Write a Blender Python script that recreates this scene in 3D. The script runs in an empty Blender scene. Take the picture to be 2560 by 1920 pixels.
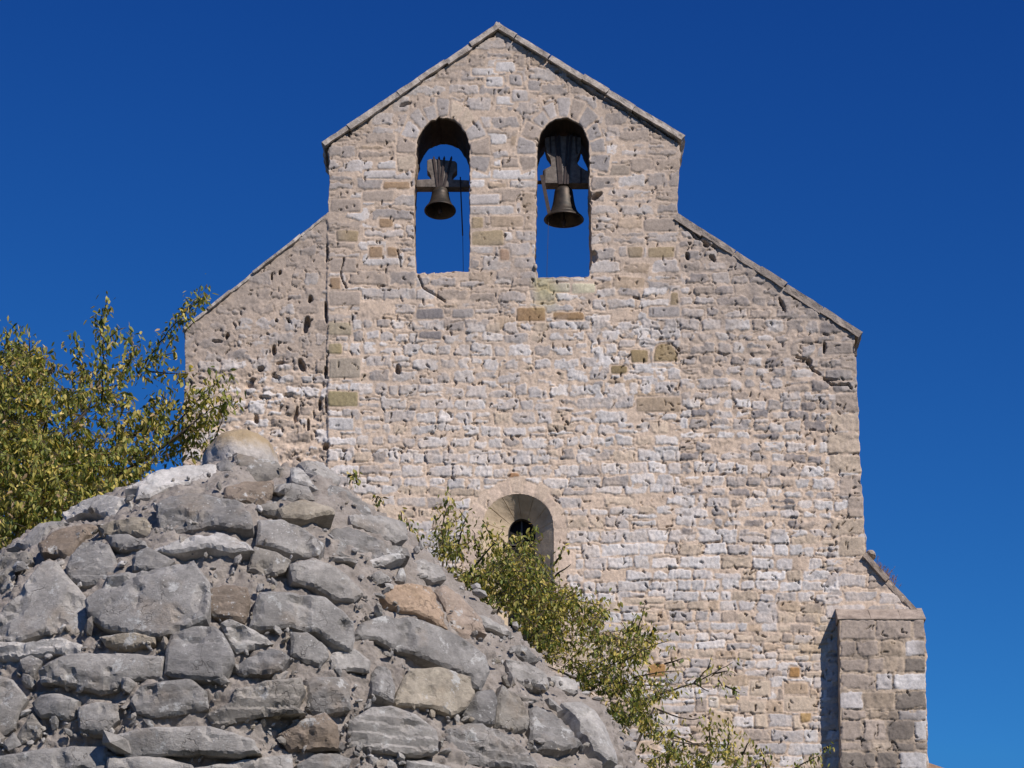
import bpy, bmesh, math, random
import numpy as np
from mathutils import Vector, Matrix
from mathutils.geometry import delaunay_2d_cdt
random.seed(7); rng = np.random.default_rng(7)
SC = bpy.context.scene; COL = SC.collection

# ------------------------------------------------------------------ camera
PITCH = math.radians(22.0); FPX = 7300.0; CAM = np.array([0.0, -39.0, 1.6])
cd = bpy.data.cameras.new('camera'); cam = bpy.data.objects.new('camera', cd); COL.objects.link(cam)
cam.location = CAM; cam.rotation_euler = (math.pi/2 + PITCH, 0, 0)
cd.sensor_width = 36; cd.lens = FPX/2560*36; cd.clip_end = 3000; cd.clip_start = 0.1
SC.camera = cam
# ------------------------------------------------------------------ sky, sun, exposure
SUN_AZ = math.radians(40); SUN_EL = math.radians(40)
sd_ = Vector((math.sin(SUN_AZ)*math.cos(SUN_EL), -math.cos(SUN_AZ)*math.cos(SUN_EL), math.sin(SUN_EL)))
W = bpy.data.worlds.new('World'); SC.world = W; W.use_nodes = True
nt = W.node_tree; bg = nt.nodes['Background']
sky = nt.nodes.new('ShaderNodeTexSky'); sky.sky_type = 'NISHITA'; sky.sun_disc = False
sky.sun_elevation = SUN_EL; sky.sun_rotation = math.atan2(sd_.x, sd_.y)
sky.altitude = 900; sky.air_density = 1.0; sky.dust_density = 0.0; sky.ozone_density = 4.0
# deepen the clear sky channel by channel, as the camera's film curve did
EXPO = 0.05
sep = nt.nodes.new('ShaderNodeSeparateColor'); cmb = nt.nodes.new('ShaderNodeCombineColor'); nt.links.new(sky.outputs[0], sep.inputs[0])
for k, (g, c0, want) in enumerate(((2.5, .089, .0125), (2.15, .162, .093), (1.45, .310, .362))):
    K = want/(2**EXPO*.085*(c0/.085)**g)
    pw = nt.nodes.new('ShaderNodeMath'); pw.operation = 'POWER'; pw.inputs[1].default_value = g
    ml = nt.nodes.new('ShaderNodeMath'); ml.operation = 'MULTIPLY'; ml.inputs[1].default_value = K
    mn = nt.nodes.new('ShaderNodeMath'); mn.operation = 'MINIMUM'; mn.inputs[1].default_value = (.050, .215, .56)[k]/(2**EXPO*.085)
    nt.links.new(sep.outputs[k], pw.inputs[0]); nt.links.new(pw.outputs[0], ml.inputs[0]); nt.links.new(ml.outputs[0], mn.inputs[0]); nt.links.new(mn.outputs[0], cmb.inputs[k])
nt.links.new(cmb.outputs[0], bg.inputs[0])
bg.inputs[1].default_value = 0.085
sl = bpy.data.lights.new('sun', 'SUN'); sl.energy = 5.0; sl.angle = math.radians(0.5); sl.color = (1.0, 0.915, 0.845)
so = bpy.data.objects.new('sun', sl); COL.objects.link(so)
so.rotation_euler = sd_.to_track_quat('Z', 'Y').to_euler(); so.location = (20, -30, 40)
SC.view_settings.view_transform = 'Standard'; SC.view_settings.look = 'None'
SC.view_settings.exposure = EXPO; SC.view_settings.gamma = 1.0

# ------------------------------------------------------------------ helpers
def ray(u, v):
    u = np.asarray(u, float); v = np.asarray(v, float)
    a = (u-1280)/FPX; b = (960-v)/FPX
    c, s = math.cos(PITCH), math.sin(PITCH)
    return np.stack([a, c - b*s, s + b*c], -1)
def onplane(u, v, y=0.0):
    d = ray(u, v); t = (y-CAM[1])/d[..., 1]
    return CAM + d*t[..., None]
def atdist(u, v, dist):
    d = ray(u, v); return CAM + d*(dist/np.linalg.norm(d, axis=-1))[..., None]

def _h(i, j, k, seed):
    n = (i.astype(np.int64)*374761393 + j.astype(np.int64)*668265263 + k.astype(np.int64)*1274126177 + seed*974634777) & 0x7fffffff
    n = ((n ^ (n >> 13))*1274126177) & 0x7fffffff
    n = ((n ^ (n >> 16))*668265263) & 0x7fffffff
    return ((n ^ (n >> 15)) & 0xffff)/65535.0
def noise2(x, y, seed=0):
    xi = np.floor(x); yi = np.floor(y); fx = x-xi; fy = y-yi
    fx = fx*fx*(3-2*fx); fy = fy*fy*(3-2*fy); z = np.zeros_like(xi)
    a = _h(xi, yi, z, seed); b = _h(xi+1, yi, z, seed); c = _h(xi, yi+1, z, seed); d = _h(xi+1, yi+1, z, seed)
    return ((a*(1-fx)+b*fx)*(1-fy) + (c*(1-fx)+d*fx)*fy)*2-1
def noise3(p, seed=0):
    q = np.floor(p); f = p-q; f = f*f*(3-2*f); r = 0
    for dx in (0, 1):
        for dy in (0, 1):
            for dz in (0, 1):
                w = (f[:, 0] if dx else 1-f[:, 0])*(f[:, 1] if dy else 1-f[:, 1])*(f[:, 2] if dz else 1-f[:, 2])
                r = r + w*_h(q[:, 0]+dx, q[:, 1]+dy, q[:, 2]+dz, seed)
    return r*2-1
def fbm2(x, y, o=4, seed=0):
    r = 0; a = 1; t = 0
    for i in range(o):
        r = r + a*noise2(x*2**i, y*2**i, seed+i*17); t += a; a *= .55
    return r/t
def fbm3(p, o=4, seed=0):
    r = 0; a = 1; t = 0
    for i in range(o):
        r = r + a*noise3(p*2**i, seed+i*17); t += a; a *= .55
    return r/t
def sstep(a, b, x):
    t = np.clip((x-a)/(b-a), 0, 1); return t*t*(3-2*t)

def tag(o, label=None, cat=None, group=None, kind=None):
    if label: o['label'] = label
    if cat: o['category'] = cat
    if group: o['group'] = group
    if kind: o['kind'] = kind
    return o
def empty(name, loc, label, cat, group=None):
    o = bpy.data.objects.new(name, None); COL.objects.link(o); o.location = loc
    o.empty_display_size = .3
    return tag(o, label, cat, group)
def link(name, me, m, parent=None):
    o = bpy.data.objects.new(name, me); COL.objects.link(o)
    if m: me.materials.append(m)
    if parent:
        o.parent = parent
        L = parent.location.copy(); q = parent.parent
        while q: L += q.location; q = q.parent
        o.location = -L                     # vertices are given in world coordinates
    return o
def mesh_np(name, V, F, m, parent=None, col=None, smooth=True, tri=None):
    """V (n,3), F (k,4) or (k,3) arrays; col (n,3) linear albedo"""
    me = bpy.data.meshes.new(name); n = len(V); k, s = F.shape
    me.vertices.add(n); me.vertices.foreach_set('co', np.asarray(V, np.float32).ravel())
    me.loops.add(k*s); me.loops.foreach_set('vertex_index', F.astype(np.int32).ravel())
    me.polygons.add(k); me.polygons.foreach_set('loop_start', np.arange(0, k*s, s, dtype=np.int32))
    me.polygons.foreach_set('use_smooth', np.full(k, smooth))
    me.update(calc_edges=True)
    if col is not None:
        at = me.attributes.new('Col', 'FLOAT_COLOR', 'POINT')
        at.data.foreach_set('color', np.concatenate([col, np.ones((n, 1))], 1).astype(np.float32).ravel())
    me.validate()
    return link(name, me, m, parent)
def mesh_bm(name, bm, m, parent=None, smooth=False):
    me = bpy.data.meshes.new(name); bmesh.ops.recalc_face_normals(bm, faces=bm.faces)
    bm.to_mesh(me); bm.free()
    if smooth: me.polygons.foreach_set('use_smooth', [True]*len(me.polygons))
    return link(name, me, m, parent)

def inpoly(poly, u, v):
    r = np.zeros(u.shape, bool); n = len(poly)
    for i in range(n):
        x0, y0 = poly[i]; x1, y1 = poly[(i+1) % n]
        if y0 == y1: continue
        c = ((y0 > v) != (y1 > v)) & (u < (x1-x0)*(v-y0)/(y1-y0)+x0); r ^= c
    return r
def nearest(poly, u, v, closed=True):
    P = np.asarray(poly, float); Q = np.roll(P, -1, 0)
    if not closed: P, Q = P[:-1], Q[:-1]
    best = np.full(u.shape, 1e9); bu = u.copy(); bv = v.copy()
    for (x0, y0), (x1, y1) in zip(P, Q):
        dx, dy = x1-x0, y1-y0; L = dx*dx+dy*dy
        if L < 1e-9: continue
        t = np.clip(((u-x0)*dx+(v-y0)*dy)/L, 0, 1); px = x0+t*dx; py = y0+t*dy
        d = np.hypot(u-px, v-py); m = d < best
        best = np.where(m, d, best); bu = np.where(m, px, bu); bv = np.where(m, py, bv)
    return best, bu, bv
def densify(poly, step, jit=0, closed=True, seed=1):
    out = []; n = len(poly); r = np.random.default_rng(seed)
    for i in range(n if closed else n-1):
        a = np.array(poly[i], float); b = np.array(poly[(i+1) % n], float); L = np.linalg.norm(b-a); k = max(1, int(round(L/step)))
        nrm = np.array([-(b-a)[1], (b-a)[0]])/max(L, 1e-6)
        for j in range(k):
            p = a+(b-a)*j/k
            out.append(tuple(p + nrm*r.normal()*jit))
    if not closed: out.append(tuple(poly[-1]))
    return out

# ------------------------------------------------------------------ materials
def mat(name, build):
    m = bpy.data.materials.new(name); m.use_nodes = True; t = m.node_tree
    b = t.nodes['Principled BSDF']; b.inputs['Roughness'].default_value = .9
    build(t, b); return m
def N(t, kind, **kw):
    n = t.nodes.new(kind)
    for k, v in kw.items():
        if k in n.inputs: n.inputs[k].default_value = v
        else: setattr(n, k, v)
    return n
def coords(t): return N(t, 'ShaderNodeTexCoord').outputs['Object']
def ntex(t, vec, scale, detail=6, rough=.6):
    n = N(t, 'ShaderNodeTexNoise'); n.inputs['Scale'].default_value = scale; n.inputs['Detail'].default_value = detail
    n.inputs['Roughness'].default_value = rough; t.links.new(vec, n.inputs['Vector']); return n.outputs['Fac']
def ramp(t, fac, stops):
    r = N(t, 'ShaderNodeValToRGB'); e = r.color_ramp.elements
    while len(e) < len(stops): e.new(.5)
    for k, (p, c) in enumerate(stops):
        e[k].position = p; e[k].color = (c, c, c, 1) if isinstance(c, (int, float)) else (*c, 1)
    t.links.new(fac, r.inputs[0]); return r.outputs[0]
def mixc(t, a, b, fac, mode='MIX'):
    n = N(t, 'ShaderNodeMix', data_type='RGBA', blend_type=mode)
    for s, x in ((6, a), (7, b)):
        if isinstance(x, tuple): n.inputs[s].default_value = (*x, 1)
        else: t.links.new(x, n.inputs[s])
    if isinstance(fac, (int, float)): n.inputs[0].default_value = fac
    else: t.links.new(fac, n.inputs[0])
    return n.outputs[2]
def bump(t, b, h, strength, dist):
    n = N(t, 'ShaderNodeBump'); n.inputs['Strength'].default_value = strength; n.inputs['Distance'].default_value = dist
    t.links.new(h, n.inputs['Height']); t.links.new(n.outputs[0], b.inputs['Normal'])

def b_masonry(t, b):
    a = N(t, 'ShaderNodeAttribute', attribute_name='Col').outputs['Color']; c = coords(t)
    f = ramp(t, ntex(t, c, 22, 8, .7), [(.25, .72), (.75, 1.25)])
    c1 = mixc(t, a, f, 1.0, 'MULTIPLY')
    t.links.new(c1, b.inputs['Base Color']); bump(t, b, ntex(t, c, 60, 6, .7), .5, .012)
    b.inputs['Roughness'].default_value = .95; b.inputs['Specular IOR Level'].default_value = .2
M_WALL = mat('rubble_masonry', b_masonry)
def b_rock(t, b):
    a = N(t, 'ShaderNodeAttribute', attribute_name='Col').outputs['Color']; c = coords(t)
    f = ramp(t, ntex(t, c, 9, 10, .68), [(.28, .60), (.72, 1.45)])
    c1 = mixc(t, a, f, 1.0, 'MULTIPLY')
    warm = ramp(t, ntex(t, c, 6, 4, .6), [(.56, 0), (.72, .38)])
    c2 = mixc(t, c1, (.25, .18, .11), warm)
    # crusts of pale lichen
    l = ramp(t, ntex(t, c, 14, 8, .72), [(.585, 0), (.625, .8)])
    c3 = mixc(t, c2, (.46, .46, .44), l)
    v = N(t, 'ShaderNodeTexVoronoi', Scale=55.0); t.links.new(c, v.inputs['Vector'])
    sp = ramp(t, v.outputs['Distance'], [(.10, .75), (.16, 0)])
    gate = ramp(t, ntex(t, c, 4, 2), [(.50, 0), (.57, 1)])
    mm = N(t, 'ShaderNodeMath', operation='MULTIPLY'); t.links.new(sp, mm.inputs[0]); t.links.new(gate, mm.inputs[1])
    c4 = mixc(t, c3, (.55, .55, .52), mm.outputs[0])
    t.links.new(c4, b.inputs['Base Color'])
    mp = N(t, 'ShaderNodeMapping'); mp.inputs['Scale'].default_value = (1, 1, 1.4); t.links.new(c, mp.inputs[0])
    n1 = ntex(t, mp.outputs[0], 30, 12, .78)
    wv = N(t, 'ShaderNodeTexVoronoi', feature='DISTANCE_TO_EDGE'); wv.inputs['Scale'].default_value = 7.0
    nz = N(t, 'ShaderNodeTexNoise'); nz.inputs['Scale'].default_value = 12; nz.inputs['Detail'].default_value = 5; t.links.new(c, nz.inputs['Vector'])
    wm = mixc(t, c, nz.outputs['Color'], .16); t.links.new(wm, wv.inputs['Vector'])
    ck = ramp(t, wv.outputs['Distance'], [(.0, 0), (.012, 1)]); gk = ramp(t, ntex(t, c, 5, 3), [(.5, 1), (.58, 0)])
    ckm = N(t, 'ShaderNodeMath', operation='MAXIMUM'); t.links.new(ck, ckm.inputs[0]); t.links.new(gk, ckm.inputs[1])
    hh = N(t, 'ShaderNodeMath', operation='MULTIPLY_ADD'); t.links.new(ckm.outputs[0], hh.inputs[0]); hh.inputs[1].default_value = .35; t.links.new(n1, hh.inputs[2])
    bump(t, b, hh.outputs[0], .75, .014)
    t.links.new(mixc(t, mixc(t, c4, ramp(t, ntex(t, c, 55, 8, .75), [(.3, .74), (.7, 1.26)]), 1.0, 'MULTIPLY'), (.07, .06, .05), ramp(t, ckm.outputs[0], [(0, .55), (1, 0)])), b.inputs['Base Color'])
    b.inputs['Roughness'].default_value = .82; b.inputs['Specular IOR Level'].default_value = .3
M_ROCK = mat('grey_limestone', b_rock)
def b_mortar(t, b):
    c = coords(t)
    base = ramp(t, ntex(t, c, 12, 8, .7), [(.3, (.24, .212, .187)), (.7, (.46, .415, .37))])
    v = N(t, 'ShaderNodeTexVoronoi', Scale=60.0); t.links.new(c, v.inputs['Vector'])
    sp = ramp(t, v.outputs['Distance'], [(.13, 1), (.2, 0)])
    gate = ramp(t, ntex(t, c, 17, 2), [(.6, 0), (.66, 1)])
    mm = N(t, 'ShaderNodeMath', operation='MULTIPLY'); t.links.new(sp, mm.inputs[0]); t.links.new(gate, mm.inputs[1])
    t.links.new(mixc(t, base, (.6, .58, .55), mm.outputs[0]), b.inputs['Base Color'])
    bump(t, b, ntex(t, c, 55, 10, .8), .8, .02); b.inputs['Roughness'].default_value = .97; b.inputs['Specular IOR Level'].default_value = .1
M_MORTAR = mat('coarse_mortar', b_mortar)
def simple(name, c0, c1, scale, rough=.9, bs=.4, bd=.01, metal=0, spec=.5):
    def f(t, b):
        b.inputs['Specular IOR Level'].default_value = spec
        c = coords(t); n = ntex(t, c, scale, 8, .65)
        t.links.new(ramp(t, n, [(.3, c0), (.7, c1)]), b.inputs['Base Color']); b.inputs['Roughness'].default_value = rough
        b.inputs['Metallic'].default_value = metal
        bump(t, b, ntex(t, c, scale*5, 6, .7), bs, bd)
    return mat(name, f)
M_COPING = simple('coping_stone', (.20, .17, .145), (.56, .50, .44), 9, .95, .6, .02)
M_COPING2 = simple('mossy_coping_stone', (.17, .145, .125), (.40, .34, .29), 7, .95, .7, .025)
M_CAP = simple('weathered_slab', (.19, .15, .12), (.42, .345, .28), 6, .95, .6, .02)
M_SPLAY = simple('dressed_limestone', (.36, .275, .18), (.58, .47, .33), 5, .9, .5, .012)
M_BRONZE = simple('bell_bronze', (.025, .026, .024), (.085, .066, .052), 9, .55, .2, .004, .6)
M_IRON = simple('rusty_iron', (.02, .015, .015), (.065, .045, .04), 20, .7, .3, .003, .3)
M_WOOD = simple('weathered_oak', (.07, .06, .052), (.22, .19, .168), 14, .9, .5, .006)
M_DARKWOOD = simple('painted_window_frame', (.04, .035, .03), (.09, .08, .07), 14, .8)
M_GLASS = simple('dark_leaded_glass', (.006, .006, .007), (.018, .017, .016), 6, .6, .2, .004, spec=.08)
M_TILE = simple('clay_roof_tile', (.25, .15, .10), (.46, .32, .23), 5, .9, .5, .02)
M_BARK = simple('grey_bark', (.035, .028, .024), (.10, .08, .065), 30, .95, .6, .006)
M_ROPE = simple('bell_rope', (.02, .02, .025), (.05, .045, .04), 40, .9)
M_GROUND = simple('dry_grass_earth', (.035, .04, .015), (.10, .085, .045), 1.2, 1.0, .8, .05)
M_DRY = simple('dry_stems', (.14, .075, .04), (.26, .15, .08), 20, 1.0)
def b_leaf(t, b):
    a = N(t, 'ShaderNodeAttribute', attribute_name='Col').outputs['Color']
    t.links.new(a, b.inputs['Base Color']); b.inputs['Roughness'].default_value = .55; b.inputs['Specular IOR Level'].default_value = .35
    tr = N(t, 'ShaderNodeBsdfTranslucent'); t.links.new(mixc(t, a, (1.5, 1.4, .7), 1.0, 'MULTIPLY'), tr.inputs['Color'])
    mx = N(t, 'ShaderNodeMixShader'); mx.inputs[0].default_value = .35
    t.links.new(b.outputs[0], mx.inputs[1]); t.links.new(tr.outputs[0], mx.inputs[2])
    t.links.new(mx.outputs[0], t.nodes['Material Output'].inputs['Surface'])
M_LEAF = mat('autumn_leaf', b_leaf)

# ------------------------------------------------------------------ ground
def ground_z(x, y):
    d = np.clip(y+39, -25, 36.5)
    return np.where(d > 0, .2*d, .12*d) + .12*fbm2(x*.15, y*.15, 3, 5)
gx = np.concatenate([np.linspace(-900, -40, 18), np.linspace(-36, 36, 73), np.linspace(40, 900, 18)])
gy = np.concatenate([np.linspace(-900, -60, 18), np.linspace(-58, 40, 99), np.linspace(45, 900, 18)])
GX, GY = np.meshgrid(gx, gy); GZ = ground_z(GX, GY)
def gridfaces(ny, nx):
    i = np.arange(ny*nx).reshape(ny, nx)
    return np.stack([i[:-1, :-1], i[:-1, 1:], i[1:, 1:], i[1:, :-1]], -1).reshape(-1, 4)
tag(mesh_np('ground', np.stack([GX, GY, GZ], -1).reshape(-1, 3), gridfaces(*GX.shape), M_GROUND), kind='structure')
BASE = 7.0

# ------------------------------------------------------------------ masonry fields (layout in facade coordinates, real relief)
PEACH = np.array([.56, .445, .345])
class Field:
    def __init__(s, u0, u1, v0, v1, step, seed=1):
        s.u = np.arange(u0, u1+.1, step); s.v = np.arange(v0, v1+.1, step); s.step = step; s.u0 = u0; s.v0 = v0
        s.U, s.V = np.meshgrid(s.u, s.v); U, V = s.U, s.V
        s.n1 = fbm2(U/7, V/7, 3, seed+1); s.n2 = fbm2(U/22, V/22, 4, seed+2); s.n3 = fbm2(U/90, V/90, 4, seed+3)
        r = fbm2((U+.35*V)/9+.8*s.n2, (V-.25*U)/20, 3, seed+4); s.rid = 1-np.abs(r)*2.2       # hewn, mostly upright ridges
        s.Uw = U + 3.2*fbm2(U/30, V/30, 3, seed+5) + 1.6*s.n1; s.Vw = V + 3.0*fbm2(U/45, V/22, 3, seed+6) + 1.4*fbm2(U/8, V/8, 2, seed+7)
        s.smear = fbm2(U/16, V/13, 4, seed+8)*1.7; s.patch = fbm2(U/30, V/18, 4, seed+14); s.groove = fbm2(U/34, V/34, 3, seed+9)
        s.H = .010*s.n2 + .008*s.n1
        s.C = PEACH*(1 + .20*s.n2[..., None] + .16*s.n3[..., None] + .12*s.n1[..., None]) * np.array([1, 1, 1])
        s.rng = np.random.default_rng(seed+10); s.occ = np.zeros(U.shape, bool)
    def win(s, ua, ub, va, vb, pad=8):
        i0 = max(0, int((ua-pad-s.u0)/s.step)); i1 = min(len(s.u), int((ub+pad-s.u0)/s.step)+2)
        j0 = max(0, int((va-pad-s.v0)/s.step)); j1 = min(len(s.v), int((vb+pad-s.v0)/s.step)+2)
        return slice(j0, j1), slice(i0, i1)
    def stone(s, ua, ub, va, vb, col, prot=.012, rough=.012, jit=3.0, smear=3.0, rnd=5.0, groove=1.0, quad=None, clear=False, tilt=.012):
        w = s.win(ua, ub, va, vb); U = s.Uw[w]; V = s.Vw[w]
        if U.size == 0: return
        if clear: U = s.U[w]*.5+U*.5; V = s.V[w]*.5+V*.5
        r = s.rng
        q = quad if quad is not None else [(ua, va), (ub, va), (ub, vb), (ua, vb)]
        q = [(x+r.normal()*jit*.5, y+r.normal()*jit*.5) for x, y in q]
        sd = None
        for k in range(len(q)):
            (x0, y0), (x1, y1) = q[k], q[(k+1) % len(q)]; L = math.hypot(x1-x0, y1-y0)
            if L < 1e-6: continue
            d = ((x1-x0)*(V-y0)-(y1-y0)*(U-x0))/L
            if sd is None: sd = d
            else:
                h = np.clip(.5+.5*(d-sd)/rnd, 0, 1); sd = d*(1-h)+sd*h - rnd*h*(1-h)
        if clear:
            near = sd > -5; s.H[w] = np.where(near, .004*s.n1[w], s.H[w])
            s.C[w] = np.where(near[..., None], PEACH*(1+.15*s.n2[w][..., None]), s.C[w])
        vis = sd - smear*(.30+.75*s.smear[w]) - (0 if clear else 14*sstep(.30, .55, s.patch[w])*min(smear, 6)/6)
        m = sstep(-.6, 1.4, vis)*~s.occ[w] if not clear else sstep(-.6, 1.4, vis)
        cu, cv = (ua+ub)/2, (va+vb)/2
        tl = (U-cu)/max(ub-ua, 1)*r.normal()*tilt*1.5 + (V-cv)/max(vb-va, 1)*r.normal()*tilt
        hh = .6*prot*(1-np.exp(-np.maximum(vis, 0)/2)) + tl*.9 + .62*rough*s.rid[w] + .55*rough*s.n1[w]
        s.H[w] = s.H[w]*(1-m) + hh*m
        var = 1 + .18*s.n2[w] + .13*s.n1[w]*min(1.2, rough*90) + r.normal()*.03
        s.C[w] = s.C[w]*(1-m[..., None]) + (np.asarray(col)*var[..., None])*m[..., None]
        g = np.exp(-((vis+.6)/1.3)**2)*sstep(-.05, .35, s.groove[w]*1.6 + r.normal()*.25)*groove
        if not clear: g = g*~s.occ[w]
        s.H[w] -= .024*g
        s.C[w] *= (1-.20*g)[..., None]      # open joints hold dark dirt
        if clear: s.occ[w] |= sd > -4
    def rows(s, u0, u1, v0, v1, h, wd, pal, gap=4.0, poly=None, **kw):
        r = s.rng; v = v0
        while v < v1:
            hh = r.uniform(*h); u = u0 + r.uniform(-.6, 0)*wd[0]; ph = r.uniform(0, 100)
            while u < u1:
                ww = r.uniform(*wd)*(1.35 if r.random() < .12 else 1); sl = 5*math.sin((u+ph)/160) + r.normal()*1.2
                ua, ub = max(u, u0), min(u+ww-gap, u1); va, vb = v+sl, v+hh-gap+sl
                u += ww
                if ub-ua < 8: continue
                if poly is not None and not inpoly(poly, np.array([(ua+ub)/2]), np.array([(va+vb)/2]))[0]: continue
                if r.random() < .02: continue
                k = s.pick(pal, (ua+ub)/2, (va+vb)/2)
                if hh > 30 and r.random() < .22:
                    c = va+(vb-va)*r.uniform(.35, .65); s.stone(ua, ub, va, c-1.5, k, **kw); s.stone(ua, ub, c+1.5, vb, s.pick(pal, ua, va), **kw)
                elif r.random() < .12:
                    s.stone(ua, ub, va+r.uniform(2, 7), vb, k, **kw)
                else: s.stone(ua, ub, va, vb, k, **kw)
            v += hh
    def pick(s, pal, u, v):
        p = np.array([x[0] for x in pal]); c = np.array(pal[s.rng.choice(len(pal), p=p/p.sum())][1])
        return c*s.rng.uniform(.86, 1.14)
    def hole(s, u, v, ru, rv, depth=.14, ang=0):
        w = s.win(u-ru-8, u+ru+8, v-rv-8, v+rv+8); U = s.Uw[w]-u; V = s.Vw[w]-v; ca, sa = math.cos(ang), math.sin(ang)
        d = np.sqrt(((U*ca+V*sa)/ru)**2 + ((V*ca-U*sa)/rv)**2) + .25*s.n1[w]
        s.H[w] -= depth*sstep(1.1, .7, d)
    def crack(s, pts, wd=2.2, depth=.07):
        pts = np.array(pts, float); a, b = pts.min(0)-8, pts.max(0)+8; w = s.win(a[0], b[0], a[1], b[1])
        d, _, _ = nearest(pts, s.Uw[w], s.Vw[w], closed=False)
        k = sstep(wd*1.4, wd*.4, d + 1.2*s.n1[w]); s.H[w] -= depth*k; s.C[w] *= (1-.45*k)[..., None]
    def tint(s, mask, col, amt): 
        k = np.clip(mask*amt, 0, 1)[..., None]; s.C = s.C*(1-k) + np.asarray(col)*k

def build_sheet(f, name, outline, holes, y0, depth, m, parent, segs=10, rough=.012, soffit_shade=None):
    """front relief, cut to the outline and the openings, with thick rough edges running back to y0+depth"""
    ny, nx = f.U.shape; U = f.U.ravel().copy(); V = f.V.ravel().copy()
    keep = inpoly(outline, U, V)
    for h in holes: keep &= ~inpoly(h, U, V)
    F = gridfaces(ny, nx); n = keep[F].sum(1); F = F[n >= 2]
    used = np.zeros(len(U), bool); used[F] = True; out = used & ~keep; idx = np.where(out)[0]
    bd = np.full(len(idx), 1e9); bu = U[idx].copy(); bv = V[idx].copy()
    for p in [outline]+holes:
        d, a, b = nearest(p, U[idx], V[idx]); q = d < bd; bd = np.where(q, d, bd); bu = np.where(q, a, bu); bv = np.where(q, b, bv)
    U[idx] = bu; V[idx] = bv
    # boundary
    e = np.concatenate([F[:, [0, 1]], F[:, [1, 2]], F[:, [2, 3]], F[:, [3, 0]]]); key = np.sort(e, 1)
    code = key[:, 0].astype(np.int64)*len(U)+key[:, 1]; uq, first, cnt = np.unique(code, return_index=True, return_counts=True)
    be = e[first[cnt == 1]]
    remap = np.full(len(U), -1); ids = np.where(used)[0]; remap[ids] = np.arange(len(ids))
    H = f.H.ravel(); C = f.C.reshape(-1, 3)
    P = onplane(U[ids], V[ids], y0); P[:, 1] -= H[ids]; Cc = C[ids]
    F = remap[F][:, ::-1]; be = remap[be]
    bv_ = np.unique(be); rm = np.full(len(P), -1); rm[bv_] = np.arange(len(bv_))
    Vs = [P]; Cs = [Cc]; Fs = [F]; prev = bv_; off = len(P); base = P[bv_]
    for k in range(1, segs+1):
        t = k/segs; L = base.copy(); L[:, 1] = base[:, 1]*(1-t) + (y0+depth)*t
        q = L*1.0; dn = np.stack([fbm3(q*5, 3, 31), np.zeros(len(q)), fbm3(q*5+9, 3, 77)], -1)
        L = L + dn*rough*2.2*min(1, k*1.0)
        cur = np.arange(len(L))+off; off += len(L)
        Vs.append(L); cj = np.array([.40, .31, .225])*np.ones((len(q), 3))
        if soffit_shade is not None: sm = soffit_shade(U[ids][bv_], V[ids][bv_])[:, None]*min(1, (k+.5)/1.5); cj = cj*(1-sm)+np.array([.045, .034, .028])*sm  # shade under the arch heads is painted into the edge colour
        Cs.append(cj*(1+.45*fbm3(q*6, 3, 3)[:, None]))
        a, b = be[:, 0], be[:, 1]; ia, ib = rm[a], rm[b]
        Fs.append(np.stack([prev[ia], prev[ib], cur[ib], cur[ia]], -1)); prev = cur
    return mesh_np(name, np.concatenate(Vs), np.concatenate(Fs), m, parent, np.clip(np.concatenate(Cs), .01, .85))

WHITE = (.56, .538, .52); LG = (.47, .44, .42); GR = (.335, .31, .295); DG = (.215, .20, .20); TAN = (.43, .33, .235); BEI = (.50, .41, .315)
OLV = (.29, .22, .125); BRN = (.31, .205, .115); ORG = (.38, .22, .12); GT = (.36, .30, .25)

church = empty('stone_church', (0, 0, BASE), 'pale rubble stone church front with a twin arched bell gable rising above the mound', 'church')
OUT = [(1245, 82), (1160, 135), (1000, 245), (880, 326), (820, 366), (823, 430), (822, 532), (760, 585), (700, 628), (640, 676), (560, 742), (500, 789),
       (464, 824), (462, 900), (460, 1000), (457, 1130), (454, 1400), (450, 2040), (2326, 2040), (2320, 1920), (2314, 1600), (2309, 1552), (2240, 1470), (2166, 1390), (2160, 1300),
       (2151, 1150), (2144, 1000), (2138, 880), (2136, 838), (2060, 790), (1960, 722), (1860, 650), (1760, 585), (1700, 548), (1694, 535), (1697, 440),
       (1702, 385), (1700, 362), (1600, 296), (1440, 195), (1330, 130)]
def arch(cx, l, r, top, spring, bot, n=22, pl=None):
    p = []
    for k in range(n+1):
        a = math.pi*k/n; x = math.cos(a); rx = (cx-l) if x < 0 else (r-cx)
        p.append((cx+x*rx, spring-(spring-top)*abs(math.sin(a))**.9))
    return p + ([(l, bot)] if pl is None else pl[0]) + ([(r, bot)] if pl is None else pl[1])
H1 = arch(1107, 1040, 1175, 294, 384, 684, pl=([(1035, 470), (1035, 580), (1040, 684)], [(1172, 679), (1177, 625), (1174, 560)]))
H2 = arch(1408, 1342, 1474, 294, 384, 694, pl=([(1340, 480), (1339, 600), (1336, 668), (1343, 680), (1343, 694)], [(1472, 693), (1475, 676), (1481, 650), (1479, 600), (1476, 500), (1480, 484), (1474, 476)]))
HW_FRONT = arch(1295, 1206, 1384, 1235, 1325, 1640, n=30)
OUTd = densify(OUT, 14, 1.6, seed=3); H1d = densify(H1, 8, 1.2, seed=4); H2d = densify(H2, 8, 1.2, seed=5)

f = Field(440, 2332, 66, 2040, 2.2, 11)
palA = [(3, LG), (2, WHITE), (3, GR), (2, GT), (1, TAN)]
palB = [(7, WHITE), (3.4, LG), (.5, GR), (.7, BEI)]
palC = [(7, WHITE), (2, LG), (1, BEI)]
palD = [(3, BEI), (3, LG), (2, WHITE), (1.2, TAN), (1, GT)]
palE = [(3, GR), (3, LG), (1.3, DG), (1.2, WHITE), (1, GT)]
palL = [(2, GT), (2, LG), (1, GR), (1, WHITE)]
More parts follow.
